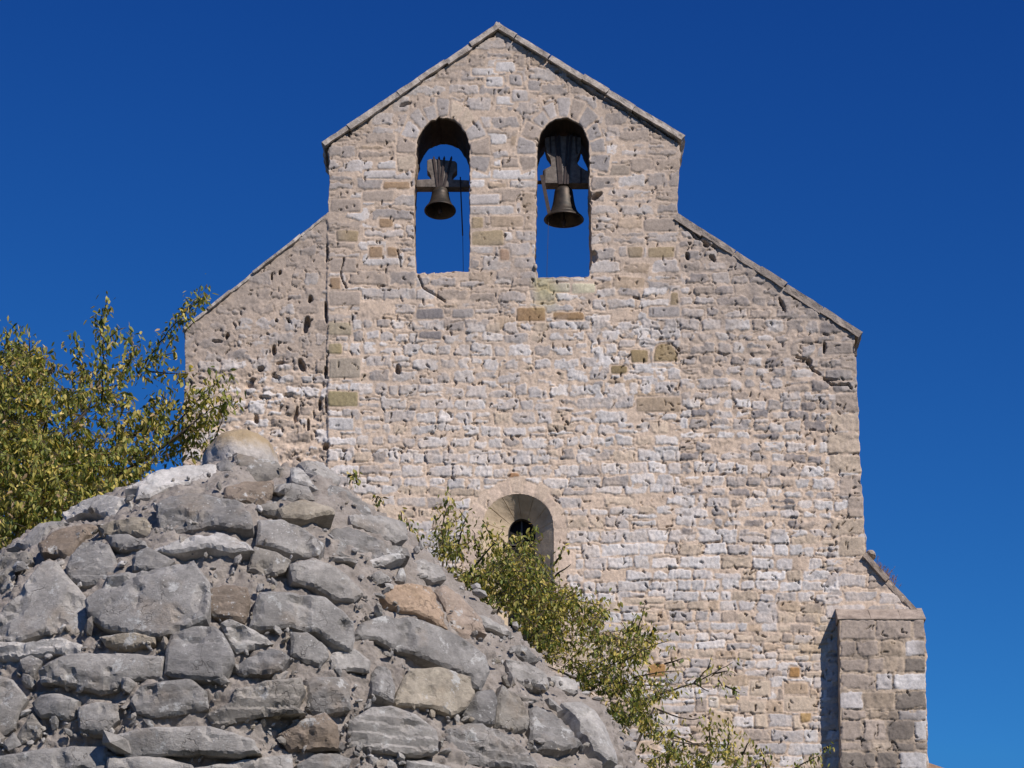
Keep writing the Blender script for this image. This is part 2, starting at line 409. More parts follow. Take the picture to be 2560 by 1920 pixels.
# explicit stones first (they keep their place)
for (a, b, c, d, k) in [(958, 1027, 452, 474, BRN), (949, 980, 546, 567, BRN), (841, 897, 574, 604, OLV), (923, 956, 617, 643, BRN), (967, 993, 617, 643, BRN),
    (826, 852, 694, 724, BRN), (1177, 1208, 367, 381, TAN), (1179, 1208, 541, 570, (.36, .27, .14)), (1227, 1310, 539, 567, TAN), (1179, 1258, 576, 613, (.37, .29, .17)),
    (1249, 1273, 624, 650, ORG), (1570, 1609, 617, 645, OLV), (1620, 1687, 617, 645, (.31, .24, .14)), (826, 902, 498, 530, GT), (1609, 1691, 546, 578, GT),
    (1492, 1574, 411, 439, (.31, .26, .21)), (1305, 1338, 483, 528, TAN), (1678, 1696, 729, 764, OLV), (1293, 1363, 770, 803, BRN), (1384, 1459, 781, 798, BRN),
    (1578, 1619, 875, 906, OLV), (1528, 1569, 913, 935, (.25, .19, .10)), (1590, 1703, 992, 1030, (.36, .28, .20)), (1274, 1299, 1181, 1198, ORG),
    (1621, 1698, 769, 793, GR), (822, 902, 894, 945, (.35, .30, .24)), (820, 896, 978, 1015, (.31, .26, .15)), (820, 853, 857, 885, (.33, .27, .15)),
    (820, 878, 805, 838, (.38, .32, .22)), (822, 902, 728, 762, GT), (820, 884, 1043, 1074, WHITE), (826, 892, 645, 680, GT), (2063, 2131, 925, 951, GR), (2060, 2131, 856, 885, GT),
    (1165, 1250, 484, 510, LG), (1185, 1230, 392, 412, GT), (1255, 1335, 396, 418, GT), (1180, 1240, 425, 445, WHITE), (1232, 1338, 424, 448, WHITE), (905, 985, 478, 502, GT), (910, 1030, 425, 446, LG),
    (1040, 1110, 771, 797, DG), (1130, 1185, 771, 795, GR), (1045, 1105, 828, 848, DG), (1240, 1285, 240, 262, WHITE), (1180, 1245, 170, 190, WHITE), (1240, 1285, 155, 180, WHITE), (1280, 1318, 225, 252, LG),
    (1215, 1258, 192, 216, WHITE), (1320, 1352, 200, 225, GR), (1274, 1305, 186, 214, GR), (1375, 1425, 708, 730, (.52, .48, .36)), (1430, 1490, 708, 732, (.54, .50, .36)), (1972, 1999, 1668, 1694, (.36, .21, .09)), (1622, 1664, 1660, 1692, (.38, .22, .09)),
    (1560, 1660, 1495, 1510, BEI), (1960, 2020, 1706, 1738, TAN), (1770, 1795, 1742, 1768, (.55, .5, .44)), (2002, 2028, 1780, 1804, (.40, .27, .13)), (1960, 2040, 1740, 1778, BEI), (1872, 1925, 1702, 1738, BEI)]:
    f.stone(a, b, c, d, k, prot=.016, rough=.004, jit=2.5, smear=.6, rnd=6, groove=.6, clear=True, tilt=.006)
f.stone(1634, 1696, 858, 903, OLV, rough=.003, jit=1, smear=.5, rnd=5, clear=True, quad=[(1634, 885), (1640, 866), (1656, 858), (1678, 859), (1694, 880), (1697, 902), (1634, 903)])
f.crack([(1680, 857), (1690, 866), (1697, 877)], 2.5, .1)
# bell arches and window arch: stones set radially
def voussoirs(cx, cy, rx, ry, th, n, pal, a0=-.12, a1=1.12, **kw):
    for k in range(n):
        t0 = math.pi*(a0+(a1-a0)*k/n); t1 = math.pi*(a0+(a1-a0)*(k+1)/n); g = .02; T = th*f.rng.uniform(.8, 1.25)
        q = [(cx+math.cos(a)*(rx+o), cy-math.sin(a)*(ry+o)) for a, o in ((t1-g, 3), (t1-g, T), (t0+g, T), (t0+g, 3))]
        xs = [p[0] for p in q]; ys = [p[1] for p in q]
        f.stone(min(xs), max(xs), min(ys), max(ys), f.pick(pal, cx, cy), quad=q, clear=True, **kw)
voussoirs(1107, 384, 67, 90, 44, 11, [(2, LG), (2, GT), (1, GR), (1, BEI)], rough=.005, jit=3, smear=2.2, rnd=5, groove=.7)
voussoirs(1408, 384, 66, 90, 46, 11, [(2, LG), (2, GR), (1, GT)], rough=.005, jit=3, smear=2.2, rnd=5, groove=.7)
DRESS = [(3, (.53, .42, .33)), (1, (.50, .40, .31))]
voussoirs(1295, 1325, 89, 90, 33, 11, DRESS, a0=0, a1=1, rough=.002, jit=1, smear=.2, rnd=3, groove=.5, prot=.006, tilt=.006)
for k in range(7):
    v = 1328+k*48; w = 26+(k % 2)*22
    f.stone(1388, 1388+w, v, v+45, f.pick(DRESS, 0, 0), clear=True, rough=.002, jit=1, smear=.2, rnd=3, groove=.2, prot=.006, tilt=.003)
    f.stone(1202-w, 1202, v, v+45, f.pick(DRESS, 0, 0), clear=True, rough=.002, jit=1, smear=.2, rnd=3, groove=.2, prot=.006, tilt=.003)
# fields of masonry
f.rows(822, 1700, 86, 330, (30, 48), (40, 85), palA, gap=5, smear=6, rough=.012)
f.rows(820, 1040, 330, 720, (33, 44), (60, 115), palA, gap=7, smear=5, rough=.008, prot=.014)
f.rows(1172, 1342, 330, 690, (28, 40), (45, 110), palA+[(2, TAN), (2, WHITE)], gap=5, smear=3.5, rough=.007, prot=.014)
f.rows(1476, 1700, 330, 720, (30, 42), (55, 100), palA+[(1, WHITE)], gap=6, smear=5, rough=.008)
f.rows(1040, 1480, 690, 800, (28, 38), (48, 95), palA, gap=6, smear=5, rough=.011)
f.rows(818, 1040, 720, 810, (28, 38), (48, 95), palA, gap=6, smear=5, rough=.009)
f.rows(1480, 1702, 720, 1000, (28, 36), (40, 85), palA+[(2, WHITE)], gap=6, smear=5, rough=.012)
f.rows(818, 1702, 800, 1130, (26, 37), (26, 70), palB, gap=4, smear=4.5, rough=.014, prot=.012)
f.rows(818, 1702, 1130, 1215, (27, 33), (30, 68), palB, gap=3, smear=3, rough=.015, prot=.012)
f.rows(818, 1760, 1215, 1330, (22, 32), (34, 80), palB+[(3, BEI)], gap=3, smear=3, rough=.011, prot=.011)
f.rows(818, 2100, 1330, 1505, (26, 34), (32, 78), palC, gap=2.5, smear=2, rough=.015, prot=.011)
f.rows(1200, 2080, 1505, 1690, (20, 30), (26, 66), palD, gap=2.5, smear=2, rough=.010, prot=.010)
f.rows(1200, 2080, 1690, 2040, (30, 38), (34, 74), palD, gap=2.5, smear=1.8, rough=.010, prot=.010)
f.rows(450, 1200, 1330, 2040, (30, 40), (40, 90), palD, gap=4, smear=3, rough=.012)
f.rows(1700, 2150, 545, 1000, (24, 36), (30, 70), palE, gap=5, smear=5, rough=.014, prot=.014)
f.rows(1702, 2150, 1000, 1330, (22, 34), (26, 62), palE+[(3, WHITE)], gap=4.5, smear=4.5, rough=.015, prot=.013)
f.rows(2066, 2330, 1330, 2040, (30, 46), (40, 90), palE+[(2, GT)], gap=5, smear=4, rough=.012)
f.rows(452, 818, 540, 900, (30, 46), (34, 80), palL, gap=9, smear=10, rough=.010)
f.rows(452, 820, 900, 1330, (28, 46), (30, 74), palL+[(3, WHITE)], gap=6, smear=7.5, rough=.02, prot=.03)
# quoins down the right edge
v = 850
while v < 1390:
    h = f.rng.uniform(36, 58); w = f.rng.uniform(34, 84); r = 2139+(v-870)*.044
    f.stone(r-w, r+6, v, v+h-4, f.pick([(2, GT), (2, BEI), (1, LG)], 0, 0), rough=.005, smear=1.5, prot=.02); v += h
f.H *= .70
# lie of the wall: the left wing stands a little behind, its lower half has lost its render
stepL = sstep(819.5, 816.5, f.Uw)*sstep(540, 560, f.V); f.H -= (.026+.016*f.n2)*stepL
wing = sstep(825, 800, f.U)*sstep(840, 960, f.V)*sstep(470, 560, f.U); f.H += wing*(.035*fbm2(f.U/26, f.V/20, 4, 91) - .02)
rw = sstep(1695, 1720, f.U)*sstep(1350, 1200, f.V); f.H += rw*.02*fbm2(f.U/30, f.V/20, 3, 93)
for a in [(765, 810, 8, 19, .2, .15), (685, 873, 6, 12), (754, 910, 8, 16, .14, -.4), (650, 918, 9, 7), (700, 905, 12, 5), (814, 775, 3.5, 28), (812, 930, 4, 16), (813, 1115, 10, 8, .14, -.6),
          (625, 955, 9, 16, .1, .6), (690, 940, 12, 5, .1, .3), (800, 1010, 5, 14), (770, 1060, 4, 15), (738, 1035, 6, 18, .1, .1), (720, 985, 12, 5), (660, 990, 14, 4, .08), (993, 922, 8, 11), (775, 745, 6, 9), (690, 800, 4, 5), (721, 800, 4, 5), (540, 852, 14, 4, .08), (568, 840, 6, 8), (640, 1045, 6, 10),
          (1745, 585, 12, 4, .09, .7), (1765, 612, 10, 6, .1, .7), (1782, 645, 12, 6, .1, .9), (1985, 742, 22, 4, .1, .6), (1955, 760, 4, 20, .1, -.4), (2022, 905, 8, 10, .12), (2078, 950, 22, 3, .08), (2000, 902, 20, 3, .08), (2062, 870, 4, 14), (700, 680, 4, 7), (680, 690, 3, 8), (1010, 260, 14, 4, .09, -.3), (1395, 180, 9, 4), (1720, 640, 5, 10), (1490, 490, 14, 8, .15, -.4), (1484, 640, 8, 16, .1)]:
    f.hole(*a)
for k in range(2600):
    u = f.rng.uniform(470, 2150); v = f.rng.uniform(100, 1900); a = f.rng.normal(1.45, .45) if f.rng.random() < .7 else f.rng.normal(0, .3); L = f.rng.uniform(5, 15)*(.6 if v < 740 else 1)
    f.crack([(u, v), (u+math.cos(a)*L*.5+f.rng.normal()*2, v+math.sin(a)*L*.5), (u+math.cos(a)*L, v+math.sin(a)*L)], f.rng.uniform(.9, 1.7), f.rng.uniform(.02, .05))
f.crack([(1700, 558), (1740, 592), (1790, 620)], 2.5); f.crack([(1420, 190), (1480, 235), (1560, 275), (1650, 335)], 2.4, .09); f.crack([(860, 645), (852, 690), (866, 720)], 1.5)
f.crack([(993, 625), (1000, 650), (1002, 660)], 2, .06); f.crack([(1045, 690), (1058, 720), (1110, 752)], 2, .06)
f.crack([(1990, 892), (2018, 898), (2026, 918), (2050, 935)], 2.5, .1); f.crack([(2060, 946), (2080, 962), (2120, 960), (2128, 970)], 2.5, .1)
f.crack([(817, 610), (816, 650)], 2.2, .08); f.crack([(817, 890), (816, 935)], 1.8, .06); f.crack([(816, 990), (815, 1030)], 1.8, .06)
# weathering: grey patina below the copings and on the wings, lime wash of dirt, lichen below the right opening
wash = np.clip(.20+.45*f.n2+.25*f.n3, .03, .62)*~f.occ; f.tint(wash, PEACH*.97, 1.0)
f.H += .0045*fbm2(f.U/5+.3*f.n2, f.V/9, 2, 61)*sstep(700, 820, f.V)
dO, _, _ = nearest(OUT, f.U, f.V); up = sstep(1250, 900, f.V)
pat = up*np.clip(sstep(90, 10, dO)*.8 + .55*sstep(.0, .45, f.n3) + .75*sstep(700, 480, f.U)*sstep(1000, 700, f.V) + .35*sstep(1750, 2100, f.U), 0, 1)*(.6+.5*f.n2)
f.tint(pat, (.25, .215, .185), .72)
f.tint(sstep(1000, 700, f.V)*sstep(600, 700, f.V)*sstep(-.1, .5, fbm2(f.U/70, f.V/50, 3, 55)), (.27, .235, .21), .5)
f.tint(sstep(760, 640, f.V)*(.6+.5*f.n3), (.33, .275, .235), .38)
f.tint(sstep(824, 812, f.U)*sstep(1010, 860, f.V)*(.8+.4*f.n2), (.30, .255, .22), .55)
f.tint(sstep(1690, 1730, f.U)*sstep(1050, 850, f.V)*(.7+.5*f.n2), (.30, .265, .24), .42)
f.tint(sstep(46, 6, np.abs(f.U-1362)+12*f.n2)*sstep(690, 700, f.V)*sstep(800, 730, f.V), (.40, .36, .17), .55)
f.tint(sstep(.15, .5, f.n3)*sstep(1480, 1540, f.V), (.50, .40, .27), .4)
f.C = f.C*(1+.10*fbm2(f.U/3.5, f.V/3.5, 2, 77))[..., None]
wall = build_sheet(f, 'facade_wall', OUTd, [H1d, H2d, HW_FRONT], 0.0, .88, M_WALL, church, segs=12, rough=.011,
    soffit_shade=lambda u, v: sstep(410, 360, v+14*fbm2(u/20, v/20, 2, 3))*((np.abs(u-1107) < 72) | (np.abs(u-1408) < 74))*(v > 288))  # keeps the painted shade to the two bell-arch soffits
# back of the gable wall, and the foot of the wall down to the ground
g2 = Field(440, 2332, 66, 2040, 12, 3); g2.H[:] = 0
def back_sheet():
    U = g2.U.ravel().copy(); V = g2.V.ravel().copy(); keep = inpoly(OUT, U, V)
    for h in (H1, H2, HW_FRONT): keep &= ~inpoly(h, U, V)
    F = gridfaces(*g2.U.shape); F = F[keep[F].sum(1) >= 2]; used = np.zeros(len(U), bool); used[F] = True
    idx = np.where(used & ~keep)[0]; bd = np.full(len(idx), 1e9); bu = U[idx]; bv = V[idx]
    for p in (OUT, H1, H2, HW_FRONT):
        d, a, b = nearest(p, U[idx], V[idx]); q = d < bd; bd = np.where(q, d, bd); bu = np.where(q, a, bu); bv = np.where(q, b, bv)
    U[idx] = bu; V[idx] = bv; P = onplane(U, V, 0.0); P[:, 1] = .885
    ids = np.where(used)[0]; rm = np.full(len(U), -1); rm[ids] = np.arange(len(ids))
    mesh_np('gable_back', P[ids], rm[F], M_WALL, church, np.tile(PEACH*.8, (len(ids), 1)))
back_sheet()
def boxmesh(name, x0, x1, y0, y1, z0, z1, m, parent, col=None):
    V = np.array([[x, y, z] for z in (z0, z1) for y in (y0, y1) for x in (x0, x1)], float)
    F = np.array([[0, 1, 5, 4], [1, 3, 7, 5], [3, 2, 6, 7], [2, 0, 4, 6], [4, 5, 7, 6], [0, 2, 3, 1]])
    return mesh_np(name, V, F, m, parent, np.tile(np.array(col if col is not None else PEACH*.85), (8, 1)), smooth=False)
pl = onplane(450, 2035); pr = onplane(2326, 2035)
boxmesh('wall_foot', pl[0], pr[0], .004, .87, BASE-.8, pl[2], M_WALL, church)

# ------------------------------------------------------------------ coping slabs
def px2(u, v): p = onplane(u, v, 0.0); return np.array([p[0], p[2]])
def slab(name, a, b, th, yf, yb, m, parent, seed, inner=None):
    """a,b: outer edge ends in the facade plane (x,z); the slab hangs th below that edge"""
    r = np.random.default_rng(seed); d = b-a; L = np.linalg.norm(d); t = d/L; n = np.array([t[1], -t[0]])
    if n[1] > 0: n = -n
    nu, nv, nw = max(4, int(L/.06)), 3, 14; bm = bmesh.new(); g = {}
    def pt(i, j, k):
        if (i, j, k) not in g:
            p = a + t*(L*i/nu) + n*(th*j/nv); y = yf+(yb-yf)*k/nw
            g[i, j, k] = bm.verts.new((p[0], y, p[1]))
        return g[i, j, k]
    for i in range(nu):
        for j in range(nv):
            for k in (0, nw): bm.faces.new([pt(i, j, k), pt(i+1, j, k), pt(i+1, j+1, k), pt(i, j+1, k)])
        for k in range(nw):
            for j in (0, nv): bm.faces.new([pt(i, j, k), pt(i+1, j, k), pt(i+1, j, k+1), pt(i, j, k+1)])
    for j in range(nv):
        for k in range(nw):
            for i in (0, nu): bm.faces.new([pt(i, j, k), pt(i, j+1, k), pt(i, j+1, k+1), pt(i, j, k+1)])
    bm.normal_update(); vs = list(bm.verts); q = np.array([v.co for v in vs])
    dn = fbm3(q*8, 3, seed)*.030 + fbm3(q*2.2, 2, seed+5)*.016
    for v, x in zip(vs, dn): v.co += v.normal*float(x) 
    return mesh_bm(name, bm, m, parent)
def coping_run(p0, p1, cuts, th, ov=.07, seed=1, m=M_COPING, drop=.0):
    A = px2(*p0); B = px2(*p1); r = np.random.default_rng(seed)
    for k in range(len(cuts)-1):
        a = A+(B-A)*cuts[k]; b = A+(B-A)*(cuts[k+1]-.0015)
        o = np.array([0, r.normal()*.006]); T = th*r.uniform(.86, 1.14)
        slab('coping_slab', a+o, b+o, T, -ov+r.normal()*.012, .93, m, church, seed*31+k)
coping_run((1246, 62), (804, 360), [0, .17, .31, .46, .58, .73, .86, 1], .085, seed=2)
coping_run((1243, 61), (1714, 345), [0, .11, .29, .47, .6, .74, .88, 1], .092, seed=3)
coping_run((822, 528), (455, 822), [0, .2, .37, .52, .68, .83, 1], .038, ov=.015, seed=4)
coping_run((1694, 534), (2157, 832), [0, .15, .32, .46, .6, .79, 1], .105, ov=.03, seed=5, m=M_COPING2)
coping_run((2166, 1386), (2312, 1546), [0, .4, .7, 1], .08, ov=.03, seed=6, m=M_CAP)
# loose knob of stone where the buttress weathering meets the wall
def lump(name, c, r, m, parent, seed, sub=3, amp=.25):
    bm = bmesh.new(); bmesh.ops.create_icosphere(bm, subdivisions=sub, radius=1)
    q = np.array([v.co for v in bm.verts]); n = fbm3(q*1.6+seed, 4, seed)*amp
    for v, x in zip(bm.verts, n):
        p = v.co*(1+float(x)); v.co = Vector((c[0]+p.x*r[0], c[1]+p.y*r[1], c[2]+p.z*r[2]))
    return mesh_bm(name, bm, m, parent)
p = onplane(2176, 1390, .1); lump('ledge_stone', p, (.075, .16, .07), M_CAP, church, 4)
p = onplane(1338, 668, .0); lump('sill_stone', p, (.03, .05, .05), M_COPING, church, 12, amp=.2)

# ------------------------------------------------------------------ front buttress
fb = Field(2080, 2340, 1500, 2060, 2.2, 41)
BP = .30      # projection
fb.C = np.array([.42, .34, .26])*(1+.15*fb.n2[..., None])*np.ones(3)
# layout is in facade pixels of the plane y=-BP
v = 1548; r_ = fb.rng
ROWS = [(1550, 1598), (1602, 1640), (1646, 1680), (1684, 1724), (1730, 1772), (1776, 1798), (1802, 1852), (1856, 1876), (1880, 1922), (1926, 1970), (1974, 2010), (2014, 2055)]
for va, vb in ROWS:
    u = 2101
    while u < 2318:
        w = r_.uniform(34, 92); ub = min(u+w, 2322)
        if 2322-ub < 22: ub = 2322
        k = fb.pick([(4, GT), (2, (.36, .29, .22)), (1.2, LG), (1.6, (.22, .19, .16)), (1.5, BEI), (.35, WHITE)], u, va)
        fb.stone(u, ub-3, va, vb, k, prot=.01, rough=.006, jit=2.5, smear=2.2, rnd=4, groove=.7, tilt=.006); u = ub
for k in range(34):
    u = r_.uniform(2110, 2310) if k < 16 else r_.normal(2205, 28); v = r_.uniform(1560, 2000); a = r_.uniform(-1.6, 1.6); L = r_.uniform(8, 26)
    fb.crack([(u, v), (u+math.cos(a)*L*.5+r_.normal()*4, v+math.sin(a)*L*.5), (u+math.cos(a)*L, v+math.sin(a)*L+r_.normal()*4)], r_.uniform(.9, 1.5), .035)
fb.H += .02*fbm2(fb.U/22, fb.V/22, 3, 5)*sstep(2110, 2160, fb.U)*sstep(2290, 2240, fb.U)
fb.tint(sstep(.0, .5, fb.n3+.3*fb.n2), (.17, .145, .125), .55)
OB = densify([(2099, 1549), (2309, 1549), (2313, 1700), (2318, 1920), (2323, 2056), (2103, 2056), (2101, 1800)], 14, .8, seed=8)
butt = build_sheet(fb, 'buttress', OB, [], -BP, BP-.01, M_WALL, church, segs=4, rough=.006)
tl, tr_ = onplane(2099, 1549, -BP), onplane(2309, 1549, -BP); bl, br = onplane(2103, 2054, -BP), onplane(2323, 2054, -BP)
boxmesh('buttress_foot', bl[0], br[0], -BP+.004, .003, BASE-.8, bl[2], M_WALL, church)
# sloped weathering slab of the buttress
def wedge(name, x0, x1, zb, zf, zt, yf, yb, m, parent, seed):
    bm = bmesh.new(); n = 14; prof = [(yf, zb), (yf, zf), (yb, zt), (yb, zb)]; rings = []
    for i in range(n+1):
        x = x0+(x1-x0)*i/n; rings.append([bm.verts.new((x, y, z)) for y, z in prof])
    for i in range(n):
        for j in range(4): bm.faces.new([rings[i][j], rings[i][(j+1) % 4], rings[i+1][(j+1) % 4], rings[i+1][j]])
    bm.faces.new(rings[0]); bm.faces.new(rings[-1][::-1])
    bmesh.ops.subdivide_edges(bm, edges=bm.edges[:], cuts=2, use_grid_fill=True)
    bm.normal_update(); q = np.array([v.co for v in bm.verts]); d = fbm3(q*6, 3, seed)*.016
    for v, x in zip(list(bm.verts), d): v.co += v.normal*float(x)
    return mesh_bm(name, bm, m, parent)
zt = tl[2]
xs = [tl[0]-.03, tl[0]+(tr_[0]-tl[0])*.37, tl[0]+(tr_[0]-tl[0])*.73, tr_[0]+.03]
for k in range(3): wedge('weathering_slab', xs[k]+.004, xs[k+1], zt-.0, zt+.015, zt+.27, -BP-.015, .03, M_CAP, church, 60+k)

# ------------------------------------------------------------------ window
wn = bpy.data.objects.new('window', None); COL.objects.link(wn); wn.parent = church
INN = arch(1304, 1270, 1339, 1297, 1338, 1610, n=30)
def loft(name, rings, m, parent, sub=8, amp=0):
    Vs, Fs = [], []; n = len(rings[0])
    for r in rings: Vs.append(r)
    for k in range(len(rings)-1):
        i = np.arange(n-0); j = (i+1) % n
        Fs.append(np.stack([i+k*n, j+k*n, j+(k+1)*n, i+(k+1)*n], -1))
    return mesh_np(name, np.concatenate(Vs), np.concatenate(Fs), m, parent, smooth=False)
def even(poly, n):
    p = np.array(poly+[poly[0]], float); L = np.concatenate([[0], np.cumsum(np.hypot(*np.diff(p, axis=0).T))]); t = np.linspace(0, L[-1], n, endpoint=False)
    return np.stack([np.interp(t, L, p[:, 0]), np.interp(t, L, p[:, 1])], -1)
NW = 210; fr_ = [np.array(densify(HW_FRONT, 1e9)), np.array(densify(INN, 1e9))]
A_ = even(HW_FRONT, NW); kk = np.linspace(0, len(fr_[0]), NW, endpoint=False)
A_, B_ = [np.stack([np.interp(kk, np.arange(len(q)+1), np.append(q[:, c], q[0, c])) for c in (0, 1)], -1) for q in fr_]
ra = onplane(A_[:, 0], A_[:, 1], 0.0); ra[:, 1] = -.004; rb = onplane(B_[:, 0], B_[:, 1], .26)
cw = ra.mean(0); rings = []
for t in np.linspace(0, 1, 12):
    q = ra+(rb-ra)*t; o = q-cw; o[:, 1] = 0; o /= np.linalg.norm(o, axis=1)[:, None]; jt = (np.arange(NW) % 28 == 12)
    if 0 < t < 1: q = q + o*(jt*.016 + .007*fbm3(q*9, 3, 4) + .004*fbm3(q*25, 2, 6))[:, None]
    rings.append(q)
loft('splayed_reveal', rings, M_SPLAY, wn)
# dark open joints between the reveal's blocks
rc = rb.copy(); rc[:, 1] = .38; ctr = rb.mean(0)
roll = [rb*1.0]; r2 = rb+(rc-rb); s2 = ctr+(rb-ctr)*np.array([.95, 1, .985])
loft('inner_rebate', [rb, s2+np.array([0, .0, 0]), np.array([0, .2, 0])+s2], M_DARKWOOD, wn)
pn = s2+np.array([0, .1, 0]); c0 = pn.mean(0)
Vp = np.concatenate([pn, c0[None]]); n_ = len(pn)
mesh_np('pane', Vp, np.array([[i, (i+1) % n_, n_] for i in range(n_)]), M_GLASS, wn, smooth=False)
xc = c0[0]; z0, z1 = pn[:, 2].min(), pn[:, 2].max(); hw = (pn[:, 0].max()-pn[:, 0].min())/2
boxmesh('glazing_bar', xc-.012, xc+.012, .322, .35, z0, z1-.01, M_DARKWOOD, wn)
for k in range(1, 6): boxmesh('glazing_bar', xc-hw*.97, xc+hw*.97, .324, .348, z0+(z1-z0)*k/6.3, z0+(z1-z0)*k/6.3+.018, M_DARKWOOD, wn)

# ------------------------------------------------------------------ body of the church behind the gable
pA, pB = onplane(465, 1000), onplane(2140, 1000); zr = onplane(1245, 760)[2]; ze = onplane(1245, 1010)[2]
boxmesh('nave_wall', pA[0]+.3, pB[0]-.3, .9, 24, BASE-.8, ze-.1, M_WALL, church)
xm = (pA[0]+pB[0])/2
V = np.array([[x, y, z+dz] for y in (.9, 24.4) for dz in (0, .18) for x, z in ((pA[0]+.05, ze-.15), (xm, zr), (pB[0]-.05, ze-.15))])
F = np.array([[0, 1, 7, 6], [1, 2, 8, 7], [3, 9, 10, 4], [4, 10, 11, 5], [0, 3, 4, 1], [1, 4, 5, 2], [6, 7, 10, 9], [7, 8, 11, 10], [0, 6, 9, 3], [2, 5, 11, 8]])
mesh_np('nave_roof', V, F, M_TILE, church, smooth=False)
# low side chapel whose roof edge shows at the corner of the buttress
pc0, pc1 = onplane(2300, 1896, 1.0), onplane(2520, 1974, 1.0)
boxmesh('chapel_wall', pc0[0]-.2, pc1[0]-.15, 1.15, 7, BASE-.8, pc1[2]-.15, M_WALL, church)
V = np.array([[x, y, z+dz] for y in (1.0, 7.2) for dz in (-.10, 0) for x, z in ((pc0[0]-.2, pc0[2]+.05), (pc1[0], pc1[2]))])
F = np.array([[0, 1, 3, 2], [4, 6, 7, 5], [0, 4, 5, 1], [2, 3, 7, 6], [1, 5, 7, 3], [0, 2, 6, 4]])
mesh_np('chapel_roof', V, F, M_TILE, church, smooth=False)
boxmesh('chapel_gable', pc0[0]-.2, pc0[0]+.35, 1.2, 1.5, BASE, pc0[2]-.18, M_WALL, church)

# ------------------------------------------------------------------ bells
def lathe(name, prof, c, m, parent, tilt=0, seg=56, piv=None, cap=True):
    bm = bmesh.new(); rings = []
    R = Matrix.Rotation(tilt, 3, 'X'); piv = Vector(piv if piv is not None else c)
    for r, z in prof:
        rings.append([bm.verts.new(piv + R @ (Vector((c[0]+r*math.cos(2*math.pi*k/seg), c[1]+r*math.sin(2*math.pi*k/seg), c[2]+z))-piv)) for k in range(seg)])
    for a, b in zip(rings, rings[1:]):
        for k in range(seg): bm.faces.new([a[k], a[(k+1) % seg], b[(k+1) % seg], b[k]])
    if cap: bm.faces.new(rings[0]); bm.faces.new(rings[-1])
    return mesh_bm(name, bm, m, parent, smooth=True)
def prism(name, pts, y0, y1, m, parent, bev=.008):
    """pts: (x,z) outline"""
    bm = bmesh.new(); a = [bm.verts.new((x, y0, z)) for x, z in pts]; b = [bm.verts.new((x, y1, z)) for x, z in pts]; n = len(pts)
    bm.faces.new(a); bm.faces.new(b[::-1])
    for k in range(n): bm.faces.new([a[k], a[(k+1) % n], b[(k+1) % n], b[k]])
    if bev: bmesh.ops.bevel(bm, geom=bm.edges[:], offset=bev, segments=1, affect='EDGES')
    return mesh_bm(name, bm, m, parent)
def bar(name, p0, p1, w, d, m, parent):
    p0 = Vector(p0); p1 = Vector(p1); t = (p1-p0).normalized(); s = t.cross(Vector((0, 1, 0))).normalized(); q = s.cross(t)
    bm = bmesh.new(); g = [[bm.verts.new(p+s*w/2*i+q*d/2*j) for i, j in ((-1, -1), (1, -1), (1, 1), (-1, 1))] for p in (p0, p1)]
    bm.faces.new(g[0]); bm.faces.new(g[1][::-1])
    for k in range(4): bm.faces.new([g[0][k], g[0][(k+1) % 4], g[1][(k+1) % 4], g[1][k]])
    return mesh_bm(name, bm, m, parent)
def tube_bm(bm, pts, radii, seg=6):
    pts = [Vector(p) for p in pts]; rings = []
    for i, p in enumerate(pts):
        t = (pts[min(i+1, len(pts)-1)]-pts[max(i-1, 0)]).normalized(); a = t.orthogonal().normalized(); b = t.cross(a)
        rings.append([bm.verts.new(p+(a*math.cos(2*math.pi*k/seg)+b*math.sin(2*math.pi*k/seg))*radii[i]) for k in range(seg)])
    for a, b in zip(rings, rings[1:]):
        best = min(range(seg), key=lambda o: sum((a[k].co-b[(k+o) % seg].co).length_squared for k in range(seg)))
        for k in range(seg): bm.faces.new([a[k], a[(k+1) % seg], b[(k+1+best) % seg], b[(k+best) % seg]])
    bm.faces.new(rings[0][::-1]); bm.faces.new(rings[-1])
def tube(name, pts, radii, m, parent, seg=6):
    bm = bmesh.new(); tube_bm(bm, pts, radii, seg); return mesh_bm(name, bm, m, parent, smooth=True)
BY = .48
def bx(u, v, y=BY): p = onplane(u, v, y); return (float(p[0]), float(p[2]))
def bell_profile(R, Hh):
    o = [(1.0, 0), (1.0, .015), (.955, .07), (.86, .15), (.76, .26), (.68, .38), (.62, .52), (.575, .66), (.545, .74), (.555, .755), (.555, .785), (.54, .80), (.525, .88), (.49, .945), (.42, .985), (.22, 1.0), (.04, 1.0)]
    i = [(.94, .0), (.87, .07), (.72, .22), (.6, .4), (.52, .6), (.47, .84), (.3, .92), (.03, .93)]
    return [(r*R, z*Hh) for r, z in i[::-1]] + [(r*R, z*Hh) for r, z in o]
def bell_profile2(R, Hh):
    o = [(1.0, 0), (1.0, .015), (.95, .06), (.82, .13), (.76, .17), (.765, .18), (.72, .2), (.645, .30), (.575, .43), (.525, .58), (.495, .72), (.475, .80), (.465, .86), (.43, .925), (.36, .97), (.22, .99), (.2, 1.0), (.04, 1.0)]
    i = [(.94, .0), (.85, .06), (.68, .2), (.55, .4), (.47, .6), (.41, .84), (.3, .90), (.03, .91)]
    return [(r*R, z*Hh) for r, z in i[::-1]] + [(r*R, z*Hh) for r, z in o]
